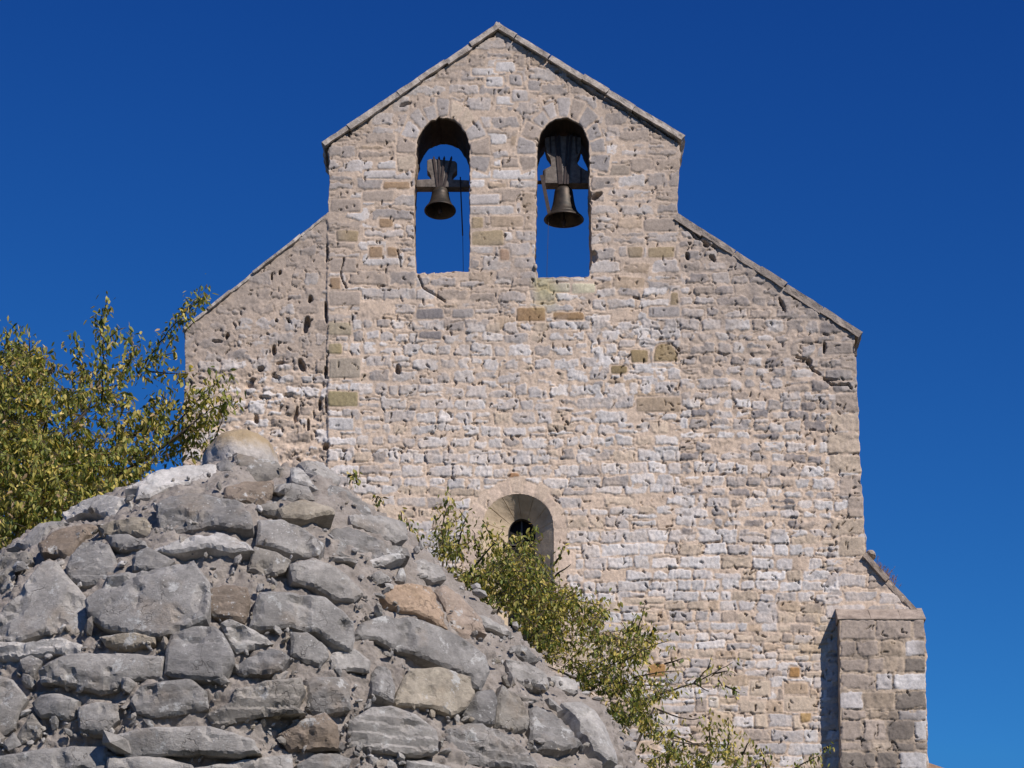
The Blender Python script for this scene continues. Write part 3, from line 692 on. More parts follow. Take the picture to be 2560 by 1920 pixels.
# small bell
cx1, zc = bx(1101, 474)
b1 = empty('church_bell', (cx1, BY, zc), 'smaller bronze bell swung outwards in the left arch of the gable', 'bell', 'bells in the gable')
D1 = .475; h1 = .385; t1 = math.radians(-9)
cbot = (cx1, BY, zc-h1)
lathe('bell_body', bell_profile(D1/2, h1), cbot, M_BRONZE, b1, t1, piv=(cx1, BY, zc), cap=False)
lathe('clapper', [(.004, .30), (.008, .29), (.010, .06), (.03, .03), (.034, .0), (.028, -.03), (.008, -.05), (.003, -.052)], cbot, M_IRON, b1, t1, 16, piv=(cx1, BY, zc))
yk = [bx(1068, 408), bx(1074, 404), bx(1098, 404), bx(1110, 408), bx(1138, 409), bx(1143, 415), bx(1143, 432), bx(1133, 440), bx(1129, 447), bx(1129, 456), bx(1173, 457), bx(1173, 474), bx(1041, 474), bx(1041, 456), bx(1080, 455), bx(1079, 446), bx(1075, 437), bx(1068, 433)]
prism('yoke', yk, BY-.09, BY+.09, M_WOOD, b1, .006)
for u0, u1 in ((1085, 1095), (1098, 1100.5), (1111, 1104), (1129, 1110)):
    for s in (-1, 1):
        a, b = bx(u0, 402), bx(u1, 476)
        bar('strap', (a[0], BY+s*.105, a[1]), (b[0], BY+s*.1, b[1]), .032, .012, M_IRON, b1)
    a = bx(u0, 404); b = bx(u0, 398)
    tube('bolt', [(a[0], BY-.1, a[1]), (a[0], BY-.1, b[1]+.0)], [.014, .006], M_IRON, b1)
for u0, u1 in ((1034, 1044), (1170, 1178)):
    a, b = bx(u0, 467), bx(u1, 467); tube('axle', [(a[0], BY, a[1]), (b[0], BY, b[1])], [.025, .025], M_IRON, b1, 10)
a, b, c, d = bx(1151, 450), bx(1152, 479), bx(1157, 596), bx(1158.5, 690)
tube('ringing_rod', [(a[0], BY-.1, a[1]), (b[0], BY-.1, b[1]), (c[0], BY-.1, c[1])], [.01]*3, M_IRON, b1)
rp = tube('bell_rope', [(c[0], BY-.1, c[1]+.02), (d[0], BY-.1, d[1]), (d[0]+.01, BY-.05, d[1]-.6)], [.0042]*3, M_ROPE, b1)
# large bell
cx2, zc2 = bx(1409, 470)
b2 = empty('church_bell', (cx2, BY, zc2), 'larger brown bronze bell under a tall bulging headstock in the right arch', 'bell', 'bells in the gable')
D2 = .60; h2 = .53; cb2 = (cx2, BY, zc2-h2)
lathe('bell_body', bell_profile2(D2/2, h2), cb2, M_BRONZE, b2, math.radians(1), cap=False)
lathe('clapper', [(.004, .42), (.01, .41), (.012, .03), (.035, .0), (.04, -.03), (.03, -.06), (.022, -.10), (.004, -.105)], cb2, M_IRON, b2, 0, 16)
yk = [bx(1361, 352), bx(1380, 348), bx(1430, 348), bx(1452, 352), bx(1453, 376), bx(1449, 392), bx(1441, 403), bx(1440, 412), bx(1445, 422), bx(1455, 428), bx(1462, 434), bx(1472, 436), bx(1472, 466), bx(1357, 466), bx(1357, 434), bx(1366, 429), bx(1378, 424), bx(1379, 413), bx(1376, 402), bx(1367, 392), bx(1363, 376)]
prism('headstock', yk, BY-.11, BY+.11, M_WOOD, b2, .006)
for u0, u1 in ((1389, 1399), (1397, 1404), (1419, 1412), (1428, 1419)):
    for s in (-1, 1):
        a, b = bx(u0, 346), bx(u1, 469)
        bar('strap', (a[0], BY+s*.125, a[1]), (b[0], BY+s*.12, b[1]), .034, .012, M_IRON, b2)
for u0, v1 in ((1375, 392), (1439, 392)):
    a, b = bx(u0, 347), bx(u0+2, v1); bar('short_strap', (a[0], BY-.125, a[1]), (b[0], BY-.122, b[1]), .022, .012, M_IRON, b2)
for u0 in (1362, 1452):
    a, b = bx(u0, 432), bx(u0, 468); bar('collar', (a[0], BY-.123, a[1]), (b[0], BY-.123, b[1]), .02, .016, M_IRON, b2)
for u0, u1 in ((1338, 1360), (1470, 1479)):
    a, b = bx(u0, 456), bx(u1, 456); tube('axle', [(a[0], BY, a[1]), (b[0], BY, b[1])], [.03, .03], M_IRON, b2, 10)
a, b = bx(1354, 450), bx(1373, 546); bar('ringing_lever', (a[0], BY-.16, a[1]), (b[0], BY-.16, b[1]), .052, .025, M_IRON, b2)
a, b = bx(1371.5, 546), bx(1367, 690); tube('bell_rope', [(a[0], BY-.16, a[1]), (b[0], BY-.16, b[1]), (b[0], BY-.1, b[1]-.6)], [.0032]*3, M_ROPE, b2)

# ------------------------------------------------------------------ mound of mortared stones in the foreground
MC_U, MC_V, MD = 450, 2500, 10.6
vdir = ray(600, 1650); vdir /= np.linalg.norm(vdir); Rt = np.array([1., 0, 0]); Up = np.cross(Rt, vdir)
# keep the view axes square to each other
Rt = np.cross(vdir, Up); 
MC = atdist(MC_U, MC_V, MD) 
def to_plane(u, v):
    d = ray(u, v); t = ((MC-CAM)@vdir)/(d@vdir); p = CAM+d*t[..., None]-MC; return np.stack([p@Rt, p@Up], -1)
SIL = [(2150, 3900), (2080, 3200), (1960, 2700), (1780, 2250), (1607, 1920), (1576, 1840), (1531, 1773), (1460, 1724), (1380, 1662), (1335, 1604), (1246, 1519), (1179, 1470), (1112, 1403),
       (1014, 1309), (934, 1256), (858, 1202), (811, 1165), (692, 1150), (588, 1135), (494, 1158), (395, 1170), (316, 1207), (237, 1243), (148, 1280), (64, 1323), (0, 1372), (-250, 1500), (-600, 1720), (-850, 2100), (-1050, 2700), (-1150, 3300), (-1200, 3900)]
SILp = to_plane(np.array([p[0] for p in SIL], float), np.array([p[1] for p in SIL], float))
SILp = np.concatenate([SILp, [[-.3, SILp[0, 1]-.5]]])
sa = np.arctan2(SILp[:, 1], SILp[:, 0]); sr = np.hypot(SILp[:, 0], SILp[:, 1]) - .012; o_ = np.argsort(sa); sa = sa[o_]; sr = sr[o_]
def rad(th): return np.interp(th, np.concatenate([sa-2*np.pi, sa, sa+2*np.pi]), np.tile(sr, 3))
MB_ = 1.45
def mval(p):
    q = p-MC; x, y, w = q@Rt, q@Up, q@vdir; rho = np.hypot(x, y); k = rho/rad(np.arctan2(y, x))
    return k**2.6 + np.abs(w/MB_)**2 - 1
def mhit(u, v):
    d = ray(u, v); d = d/np.linalg.norm(d); t0, t1 = MD-3.0, MD+1.0; ts = np.linspace(t0, t1, 400)
    val = mval(CAM+d*ts[:, None]); i = np.where(val < 0)[0]
    if len(i) == 0: i0 = int(np.argmin(val)); return CAM+d*ts[i0]
    a, b = ts[max(i[0]-1, 0)], ts[i[0]]
    for _ in range(25):
        m = (a+b)/2
        if mval((CAM+d*m)[None])[0] < 0: b = m
        else: a = m
    return CAM+d*b
def mnorm(p):
    e = 4e-3; g = np.array([mval((p+e*x)[None])[0]-mval((p-e*x)[None])[0] for x in np.eye(3)]); return g/np.linalg.norm(g)
gz = float(ground_z(np.array([MC[0]]), np.array([MC[1]]))[0])
mound = empty('stone_mound', (MC[0], MC[1], gz), 'big domed mound of rough grey stones set in coarse mortar, in front of the church', 'stone mound')
nth, nph = 1500, 640
th = np.linspace(-np.pi, np.pi, nth, endpoint=False); ph = np.concatenate([np.linspace(.0, np.pi*.54, nph-60), np.linspace(np.pi*.545, np.pi, 60)])
TH, PH = np.meshgrid(th, ph); K = np.sin(PH)**(2/2.6); Wd = -np.cos(PH)*MB_
r_th = rad(TH); X = r_th*K*np.cos(TH); Y = r_th*K*np.sin(TH)
P = MC + X[..., None]*Rt + Y[..., None]*Up + Wd[..., None]*vdir; Pf = P.reshape(-1, 3)
nd = Pf-MC; nd /= np.linalg.norm(nd, axis=1)[:, None]
Pf = Pf + nd*(fbm3(Pf*7, 5, 21)*.045 + np.abs(fbm3(Pf*22, 4, 22))*.030 + fbm3(Pf*55, 2, 23)*.011 - .010)[:, None]
i = np.arange(nph*nth).reshape(nph, nth); j = np.roll(i, -1, 1)
mesh_np('mortar_core', Pf, np.stack([i[:-1], j[:-1], j[1:], i[1:]], -1).reshape(-1, 4)[:, ::-1], M_MORTAR, mound)

G0 = (.245, .235, .22); G1 = (.295, .28, .258); G2 = (.20, .193, .183); LT = (.38, .363, .335); WHT = (.47, .453, .425); BR = (.235, .19, .148); TN = (.295, .26, .205); OR = (.32, .235, .165); GB = (.255, .236, .206)
A6 = lambda L: [(x*960/1942, 1100+y*960/1942) for x, y in L]
A7 = lambda L: [(800+x*960/2152, 1180+y*960/2152) for x, y in L]
ST = [(A6, [(1190,30),(1400,85),(1435,130),(1390,185),(1300,180),(1225,150),(1200,90)], GB), (A6, [(1085,110),(1140,85),(1180,105),(1180,155),(1100,155)], G0),
 (A6, [(640,215),(760,150),(900,105),(1085,95),(1090,160),(1000,200),(850,215),(760,260),(690,260),(700,215)], WHT), (A6, [(1140,220),(1250,190),(1380,190),(1375,240),(1340,295),(1190,290),(1140,260)], BR),
 (A6, [(1385,195),(1480,200),(1560,215),(1590,260),(1430,280),(1380,240)], G1), (A6, [(1475,130),(1500,120),(1610,205),(1560,212),(1480,190)], LT), (A6, [(1530,90),(1640,100),(1735,180),(1720,205),(1640,205),(1560,140)], G1),
 (A6, [(790,310),(860,265),(1000,262),(1200,285),(1255,350),(1262,415),(1180,425),(1050,410),(880,435),(800,430)], G0), (A6, [(300,350),(400,290),(520,265),(640,290),(670,350),(560,380),(480,350),(400,350),(330,380)], LT),
 (A6, [(20,515),(110,460),(220,400),(330,405),(250,450),(180,530),(100,525),(60,510)], G1), (A6, [(190,500),(270,440),(420,405),(490,410),(440,450),(390,500),(350,560),(220,550)], BR), (A6, [(490,420),(620,375),(720,370),(765,440),(740,470),(600,455),(520,450)], TN),
 (A6, [(325,620),(360,550),(440,470),(540,510),(590,630),(540,690),(420,710),(350,690)], G0), (A6, [(660,580),(740,525),(800,555),(870,590),(820,640),(720,650),(665,640)], G0), (A6, [(780,535),(950,475),(1130,455),(1230,500),(1270,540),(1150,550),(1040,530),(880,550)], WHT),
 (A6, [(1310,440),(1310,370),(1440,385),(1540,425),(1640,500),(1610,555),(1450,548),(1300,500)], G1), (A6, [(1265,600),(1290,525),(1400,550),(1465,590),(1440,650),(1390,670),(1310,660),(1250,650)], GB),
 (A6, [(1415,330),(1550,275),(1690,325),(1690,362),(1560,385),(1440,372)], TN), (A6, [(1275,330),(1395,292),(1405,340),(1425,372),(1320,358)], GB), (A6, [(60,790),(200,595),(270,590),(340,680),(410,760),(440,930),(360,960),(220,960),(80,1000),(-60,1010),(-60,890)], G1),
 (A6, [(-40,560),(140,560),(145,600),(60,650),(50,740),(-40,760)], GB), (A6, [(420,790),(540,660),(680,640),(850,610),(960,580),(1040,690),(1050,770),(1030,880),(950,920),(800,970),(650,950),(520,930),(440,870)], G0),
 (A6, [(1060,740),(1130,715),(1250,735),(1270,800),(1240,900),(1130,880),(1060,850)], BR), (A6, [(1310,800),(1330,755),(1450,755),(1650,780),(1790,900),(1800,990),(1780,1050),(1700,1010),(1600,950),(1480,930),(1350,940),(1280,920)], G0),
 (A6, [(1480,620),(1600,580),(1700,630),(1800,700),(1840,760),(1800,800),(1700,790),(1600,740),(1500,700)], G1), (A6, [(-40,1020),(150,1005),(290,985),(380,1010),(370,1060),(260,1060),(140,1090),(-40,1095)], LT),
 (A6, [(190,1150),(330,1070),(560,1065),(815,1085),(810,1200),(620,1215),(590,1260),(500,1275),(370,1235),(200,1210)], G1), (A6, [(500,980),(630,965),(780,985),(770,1020),(640,1045),(530,1030)], TN),
 (A6, [(860,950),(960,920),(1070,920),(1120,960),(1170,1050),(1170,1100),(1110,1190),(960,1190),(830,1160),(840,1050)], G2), (A6, [(1120,920),(1180,900),(1300,960),(1380,1010),(1300,1040),(1200,1065),(1150,1000)], LT),
 (A6, [(1170,1130),(1260,1072),(1380,1025),(1460,1090),(1420,1150),(1360,1170),(1240,1165)], G2), (A6, [(1480,970),(1560,970),(1660,1040),(1670,1080),(1620,1130),(1560,1120),(1480,1080)], G0), (A6, [(1660,1110),(1700,1070),(1800,1045),(1880,1110),(1870,1165),(1720,1160)], G1),
 (A6, [(-50,1170),(60,1210),(130,1300),(90,1370),(70,1440),(-50,1520)], G1), (A6, [(155,1320),(200,1280),(300,1280),(380,1310),(370,1390),(330,1410),(260,1395),(200,1400),(170,1360)], G0), (A6, [(385,1340),(480,1315),(580,1320),(590,1400),(520,1470),(400,1465)], G1),
 (A6, [(660,1310),(710,1230),(960,1200),(1040,1260),(1050,1350),(900,1380),(760,1395),(690,1370)], G0), (A6, [(1040,1380),(1170,1320),(1190,1250),(1340,1210),(1520,1190),(1530,1250),(1490,1340),(1530,1370),(1400,1380),(1200,1410),(1090,1455)], GB),
 (A6, [(1550,1195),(1740,1185),(1775,1220),(1775,1345),(1600,1370),(1570,1330)], G0), (A6, [(70,1475),(160,1375),(210,1440),(190,1490),(100,1515)], GB), (A6, [(590,1480),(700,1455),(1050,1435),(1270,1510),(1300,1570),(1200,1590),(980,1580),(850,1590),(650,1600),(600,1540)], G1),
 (A6, [(1420,1480),(1500,1420),(1640,1380),(1710,1440),(1720,1560),(1620,1560),(1470,1560)], BR), (A6, [(-30,1590),(300,1540),(530,1540),(535,1690),(20,1720),(-30,1690)], G0), (A6, [(545,1600),(800,1600),(960,1640),(985,1670),(960,1720),(545,1740)], G1),
 (A6, [(1000,1650),(1200,1622),(1480,1580),(1480,1659),(1440,1720),(1010,1740)], G1), (A6, [(1525,1640),(1600,1590),(1720,1580),(1790,1610),(1780,1680),(1700,1740),(1540,1740)], G0), (A6, [(90,1100),(150,1070),(210,1110),(150,1200),(110,1170)], G1),
 (A6, [(530,470),(640,462),(720,490),(730,520),(620,530),(560,520)], G0), (A6, [(0,1530),(60,1470),(95,1530),(40,1560)], G0), (A6, [(610,1180),(690,1220),(650,1270),(610,1250)], G1),
 (A7, [(50,110),(80,55),(170,90),(280,160),(305,210),(270,215),(200,185),(60,130)], G0), (A7, [(50,350),(100,280),(180,275),(250,305),(380,380),(500,400),(510,435),(420,445),(250,470),(120,430),(60,390)], G0),
 (A7, [(185,230),(330,225),(475,275),(495,360),(440,370),(300,310),(200,268)], G1), (A7, [(50,450),(130,455),(215,490),(200,503),(80,478)], LT), (A7, [(270,485),(420,450),(520,437),(490,465),(380,508),(290,512)], WHT), (A7, [(440,570),(470,505),(500,490),(500,570),(490,600),(435,585)], G1),
 (A7, [(520,480),(600,462),(690,510),(715,590),(640,600),(560,540)], G1), (A7, [(390,670),(440,620),(540,610),(640,630),(700,730),(738,850),(680,830),(560,770),(480,740),(420,710)], OR), (A7, [(655,640),(720,622),(800,680),(910,790),(945,880),(880,860),(850,905),(790,880),(750,850),(725,760)], (.28,.225,.18)),
 (A7, [(215,890),(260,830),(390,790),(520,800),(700,860),(830,930),(940,1010),(960,1100),(930,1190),(880,1180),(850,1130),(720,1080),(560,1020),(440,990),(340,930),(230,920)], G0), (A7, [(320,1110),(350,1065),(425,1085),(435,1200),(430,1275),(370,1260),(310,1220)], G0),
 (A7, [(450,1250),(500,1130),(540,1085),(700,1090),(850,1130),(885,1220),(830,1310),(750,1340),(620,1300),(460,1280)], TN), (A7, [(820,1340),(900,1220),(990,1200),(1005,1260),(992,1390),(920,1400),(850,1370)], G2), (A7, [(1012,1260),(1040,1190),(1120,1240),(1180,1370),(1170,1440),(1100,1450),(1003,1410)], GB),
 (A7, [(170,1540),(190,1380),(310,1310),(420,1300),(560,1350),(665,1440),(670,1560),(580,1590),(400,1570)], G1), (A7, [(720,1440),(850,1395),(950,1395),(1100,1480),(1240,1630),(1200,1645),(1000,1630),(740,1620)], G0), (A7, [(1200,1300),(1230,1290),(1330,1350),(1480,1490),(1460,1510),(1380,1530),(1270,1520),(1200,1500)], G0),
 (A7, [(1400,1260),(1480,1270),(1560,1320),(1640,1450),(1680,1560),(1690,1600),(1620,1590),(1560,1530),(1480,1400)], LT), (A7, [(1060,1040),(1170,1050),(1290,1120),(1300,1190),(1200,1190),(1100,1140)], G1), (A7, [(1080,960),(1160,970),(1240,1035),(1180,1045),(1110,1000)], G0), (A7, [(1310,1120),(1400,1140),(1470,1210),(1440,1225),(1350,1180)], LT),
 (A7, [(500,1610),(600,1600),(740,1640),(760,1690),(480,1690)], LT), (A7, [(1300,1640),(1420,1635),(1440,1700),(1250,1720)], TN), (A7, [(800,700),(960,800),(1040,850),(1100,905),(1050,895),(950,850)], LT), (A7, [(290,560),(350,545),(420,590),(330,612)], G1), (A7, [(1120,1225),(1240,1280),(1200,1290),(1130,1262)], G0),
 (A7, [(1110,1660),(1200,1670),(1180,1760),(1090,1760)], G0), (A7, [(1600,1650),(1690,1640),(1750,1760),(1640,1780)], G1), (A7, [(850,1660),(1000,1650),(1060,1740),(880,1750)], G0)]
rs = np.random.default_rng(99)
# courses below the frame, down a little way
for row in range(3):
    u = -40
    while u < 1650+row*60:
        w = rs.uniform(150, 280); v0 = 1955+row*115; ub = u+w-22; q = [(u, v0+rs.uniform(0, 20)), (u+w*.4, v0-rs.uniform(0, 10)), (ub, v0+rs.uniform(0, 20)), (ub+rs.uniform(-10, 8), v0+88), (u+w*.5, v0+96), (u-rs.uniform(-8, 8), v0+86)]
        ST.append((lambda L: L, q, [G0, G1, GB, G0][rs.integers(4)])); u += w
def rock_stone(poly, col, seed):
    r = np.random.default_rng(seed)
    P2 = np.array(poly, float); c = P2.mean(0)
    hit = mhit(*c); nrm = mnorm(hit); tc = CAM-hit; tc /= np.linalg.norm(tc)
    n = nrm*.70+tc*.30; n += r.normal(size=3)*.07; n /= np.linalg.norm(n)
    area = .5*abs(np.sum(P2[:, 0]*np.roll(P2[:, 1], -1)-P2[:, 1]*np.roll(P2[:, 0], -1)))
    P2 = c+(P2-c)*(1+min(.055, 4.5/math.sqrt(area))); poly = [tuple(x) for x in P2]; prot = .032+.022*min(1, area/22000)+r.uniform(0, .012)
    o = hit+n*prot
    b = densify(poly, 7, 0, seed=seed); b = np.array(b)
    e = np.stack([fbm2(b[:, 0]/26, b[:, 1]/26, 3, seed), fbm2(b[:, 0]/26+40, b[:, 1]/26, 3, seed+1)], -1); b = b+e*3.2
    d = ray(b[:, 0], b[:, 1]); den = d@n; t = ((o-CAM)@n)/den; B3 = CAM+d*t[:, None]
    ax = np.cross(n, [0, 0, 1]); ax /= np.linalg.norm(ax); ay = np.cross(n, ax)
    bb = np.stack([(B3-o)@ax, (B3-o)@ay], -1)
    step = max(.0085, math.sqrt(area)/FPX*MD/45)
    lo, hi = bb.min(0), bb.max(0); gx, gy = np.meshgrid(np.arange(lo[0], hi[0], step), np.arange(lo[1], hi[1], step))
    gx = gx.ravel()+r.uniform(-.3, .3, gx.size)*step; gy = gy.ravel()+r.uniform(-.3, .3, gy.size)*step
    ins = inpoly([tuple(x) for x in bb], gx, gy); gx, gy = gx[ins], gy[ins]
    dd, _, _ = nearest(bb, gx, gy); k = dd > step*.5; gx, gy = gx[k], gy[k]
    pts = [Vector((float(x), float(y))) for x, y in bb]+[Vector((float(x), float(y))) for x, y in zip(gx, gy)]
    nb = len(bb)
    vo, _, fo, _, _, _ = delaunay_2d_cdt(pts, [(i, (i+1) % nb) for i in range(nb)], [list(range(nb))], 1, 1e-6)
    Q = np.array([(v.x, v.y) for v in vo]); dd, _, _ = nearest(bb, Q[:, 0], Q[:, 1])
    size = math.sqrt((hi-lo).prod())
    p3 = o+Q[:, :1]*ax+Q[:, 1:]*ay
    # broken faces: a few cleavage planes cut the block, then layered and fine roughness
    qc = Q-Q.mean(0); w_ = np.maximum(np.abs(qc).max(0), .02); qn = qc/w_
    # the lowest of many tilted planes: flat broken faces meeting in crisp arrises
    h = np.full(len(Q), 9.); wob = fbm3(p3*14, 2, seed+7)
    for k_ in range(int(5+area/2200)):
        a = r.uniform(0, 2*np.pi); rr_ = math.sqrt(r.uniform(0, 1))*.95; c2 = np.array([math.cos(a), math.sin(a)])*rr_
        sl_k = c2*r.uniform(.3, 1.0)*prot*.95 + r.normal(size=2)*.006
        h = np.minimum(h, -(qn-c2)@sl_k - rr_*rr_*.30*prot + r.normal()*.004 + .0025*wob)
    h = np.maximum(h, -.9*prot)
    h += fbm3(p3*8, 3, seed+3)*.005 + np.maximum(0, fbm3(p3*15, 3, seed+5)-.12)*-.045
    lay = Q[:, 1]+.35*Q[:, 0]*r.normal()*.6+.02*fbm3(p3*10, 3, seed+4); s_ = lay/.034
    h += .010*(np.floor(s_)+sstep(.82, 1.0, s_-np.floor(s_)) - s_)*max(0, r.uniform(-.8, 1.0))
    ed = r.uniform(.006, .012); h -= .009*np.clip(1-dd/ed, 0, 1)**2
    h = np.maximum(h, -.08)
    P3 = p3+h[:, None]*n
    # skirt
    e = {}
    for f_ in fo:
        m = len(f_)
        for i in range(m):
            key = (f_[i], f_[(i+1) % m]); e[key] = 1
    be = [k for k in e if (k[1], k[0]) not in e]
    bidx = sorted({x for k in be for x in k}); ring = {v: i for i, v in enumerate(bidx)}
    c3 = P3[bidx].mean(0); V = [P3]; off = len(P3); faces = [list(x) for x in fo]; prev = {v: v for v in bidx}
    for (dep, sc) in ((.03, .995), (.075, .975), (.24, .90)):
        L = c3+(P3[bidx]-c3)*sc; L = L-n*((L-c3)@n)[:, None]*.35-n*dep; L = L+n*(fbm3(L*18, 2, seed)*.008)[:, None]+ (ax*fbm3(L*16, 2, seed+9)[:, None]+ay*fbm3(L*16, 2, seed+8)[:, None])*.008
        V.append(L); cur = {v: off+i for i, v in enumerate(bidx)}
        for a, b_ in be: faces.append([prev[b_], prev[a], cur[a], cur[b_]])
        prev = cur; off += len(L)
    me = bpy.data.meshes.new('stone'); V = np.concatenate(V); me.from_pydata(V.tolist(), [], faces)
    bm = bmesh.new(); bm.from_mesh(me); bmesh.ops.recalc_face_normals(bm, faces=bm.faces); bm.to_mesh(me); bm.free()
    cc = np.asarray(col)*r.uniform(.88, 1.12)
    at = me.attributes.new('Col', 'FLOAT_COLOR', 'POINT'); at.data.foreach_set('color', np.tile(np.append(cc, 1), len(V)).astype(np.float32))
    me.polygons.foreach_set('use_smooth', [True]*len(me.polygons)); me.set_sharp_from_angle(angle=math.radians(16))
    return link('stone', me, M_ROCK, mound)
for k, (tf, L, c) in enumerate(ST[:99]):
    st_ = rock_stone(tf(L), c, 200+k*13); lb = {OR: 'rusty orange stone', BR: 'brown stone', TN: 'tan stone', WHT: 'whitish lichened stone'}.get(c)
    if lb: st_['label'] = lb

polys_ = [tf(L) for tf, L, c in ST[:99]]; cu = rs.uniform(-20, 1640, 9000); cv_ = rs.uniform(1130, 1940, 9000)
ok = inpoly(SIL, cu, cv_)
for pz in polys_: ok &= ~inpoly(pz, cu, cv_)
cu, cv_ = cu[ok][:600], cv_[ok][:600]; CV, CF, CC, off = [], [], [], 0
ib = bmesh.new(); bmesh.ops.create_icosphere(ib, subdivisions=1, radius=1); iv = np.array([v.co for v in ib.verts]); fi = np.array([[v.index for v in q.verts] for q in ib.faces]); ib.free()
for u, v in zip(cu, cv_):
    p = mhit(u, v); nn = mnorm(p); sz = math.exp(rs.normal(-4.95, .6)); M = rs.normal(size=(3, 3)); M, _ = np.linalg.qr(M)
    q = iv*rs.uniform(.7, 1.25, (len(iv), 1))*np.array([1.4, .9, .6])@M*sz + p + nn*(.008+sz*.25)
    CV.append(q); CF.append(fi+off); off += len(q); cc = np.array([G0, G1, GB, LT, TN, WHT][rs.choice(6, p=[.3, .25, .15, .15, .08, .07])])*rs.uniform(.8, 1.2)
    CC.append(np.tile(cc, (len(q), 1)))
ch = mesh_np('stone_chips', np.concatenate(CV), np.concatenate(CF), M_ROCK, mound, np.concatenate(CC), smooth=False); ch['kind'] = 'stuff'

# ------------------------------------------------------------------ lichened boulder behind the mound's top
BO = atdist(600, 1180, 12.4)
def b_bould(t, b):
    c = coords(t); base = ramp(t, ntex(t, c, 18, 8, .7), [(.3, (.28, .255, .23)), (.7, (.56, .52, .47))])
    sx = N(t, 'ShaderNodeSeparateXYZ'); t.links.new(c, sx.inputs[0])
    mr = N(t, 'ShaderNodeMapRange'); mr.inputs[1].default_value = BO[2]+.02; mr.inputs[2].default_value = BO[2]+.17; t.links.new(sx.outputs[2], mr.inputs[0])
    ad = N(t, 'ShaderNodeMath', operation='ADD'); t.links.new(mr.outputs[0], ad.inputs[0]); t.links.new(ntex(t, c, 16, 10, .8), ad.inputs[1])
    t.links.new(mixc(t, base, (.33, .24, .125), ramp(t, ad.outputs[0], [(.58, 0), (1.0, .85)])), b.inputs['Base Color']); bump(t, b, ntex(t, c, 40, 8, .75), .6, .012)
M_BOULD = mat('lichened_stone', b_bould)
c = BO
bo = lump('boulder', c, (.165, .2, .172), M_BOULD, None, 8, sub=5, amp=.13)
bz = c[2]-.2
tag(bo, 'rounded whitish boulder with an orange lichen cap behind the top of the mound', 'boulder')

# ------------------------------------------------------------------ leaves
GREEN = [(2.8, (.10, .13, .026)), (3, (.175, .19, .043)), (3, (.27, .25, .062)), (2, (.42, .345, .09)), (.9, (.48, .38, .14)), (.5, (.30, .21, .12))]
class Leaves:
    def __init__(s, seed): s.V = []; s.F = []; s.C = []; s.n = 0; s.r = np.random.default_rng(seed)
    def leaf(s, p, L, pal):
        r = s.r; a = r.uniform(0, 2*np.pi); droop = r.normal(.75, .35)
        d = np.array([math.cos(a)*math.cos(droop), math.sin(a)*math.cos(droop), -math.sin(droop)])
        side = np.cross(d, [0, 0, 1.]); side /= np.linalg.norm(side)+1e-9; rot = r.uniform(-.9, .9)
        nn = np.cross(side, d); side = side*math.cos(rot)+nn*math.sin(rot); nn = np.cross(side, d)
        w = L*r.uniform(.17, .25); cur = L*.16
        q = [p, p+d*L*.35+side*w, p+d*L*.35-nn*w*.35, p+d*L*.35-side*w, p+d*L*.72+side*w*.72-nn*cur*.5, p+d*L*.72-nn*(w*.3+cur*.5), p+d*L*.72-side*w*.72-nn*cur*.5, p+d*L-nn*cur]
        n = s.n; s.V += q; s.F += [[n, n+1, n+2], [n, n+2, n+3], [n+1, n+4, n+5], [n+1, n+5, n+2], [n+2, n+5, n+6], [n+2, n+6, n+3], [n+4, n+7, n+5], [n+5, n+7, n+6]]
        pr = np.array([x[0] for x in pal]); c = np.array(pal[r.choice(len(pal), p=pr/pr.sum())][1])*r.uniform(.95, 1.6)
        s.C += [c]*8; s.n += 8
    def build(s, name, parent): return mesh_np(name, np.array(s.V), np.array(s.F), M_LEAF, parent, np.array(s.C), smooth=True)
def poly_points(poly, n, r, bias=None):
    p = np.array(poly); lo, hi = p.min(0), p.max(0); out = []
    while len(out) < n:
        q = r.uniform(lo, hi, (n*3, 2)); k = inpoly(poly, q[:, 0], q[:, 1])
        if bias is not None: k &= r.random(len(q)) < bias(q[:, 0], q[:, 1])
        out += [tuple(x) for x in q[k]]
    return out[:n]
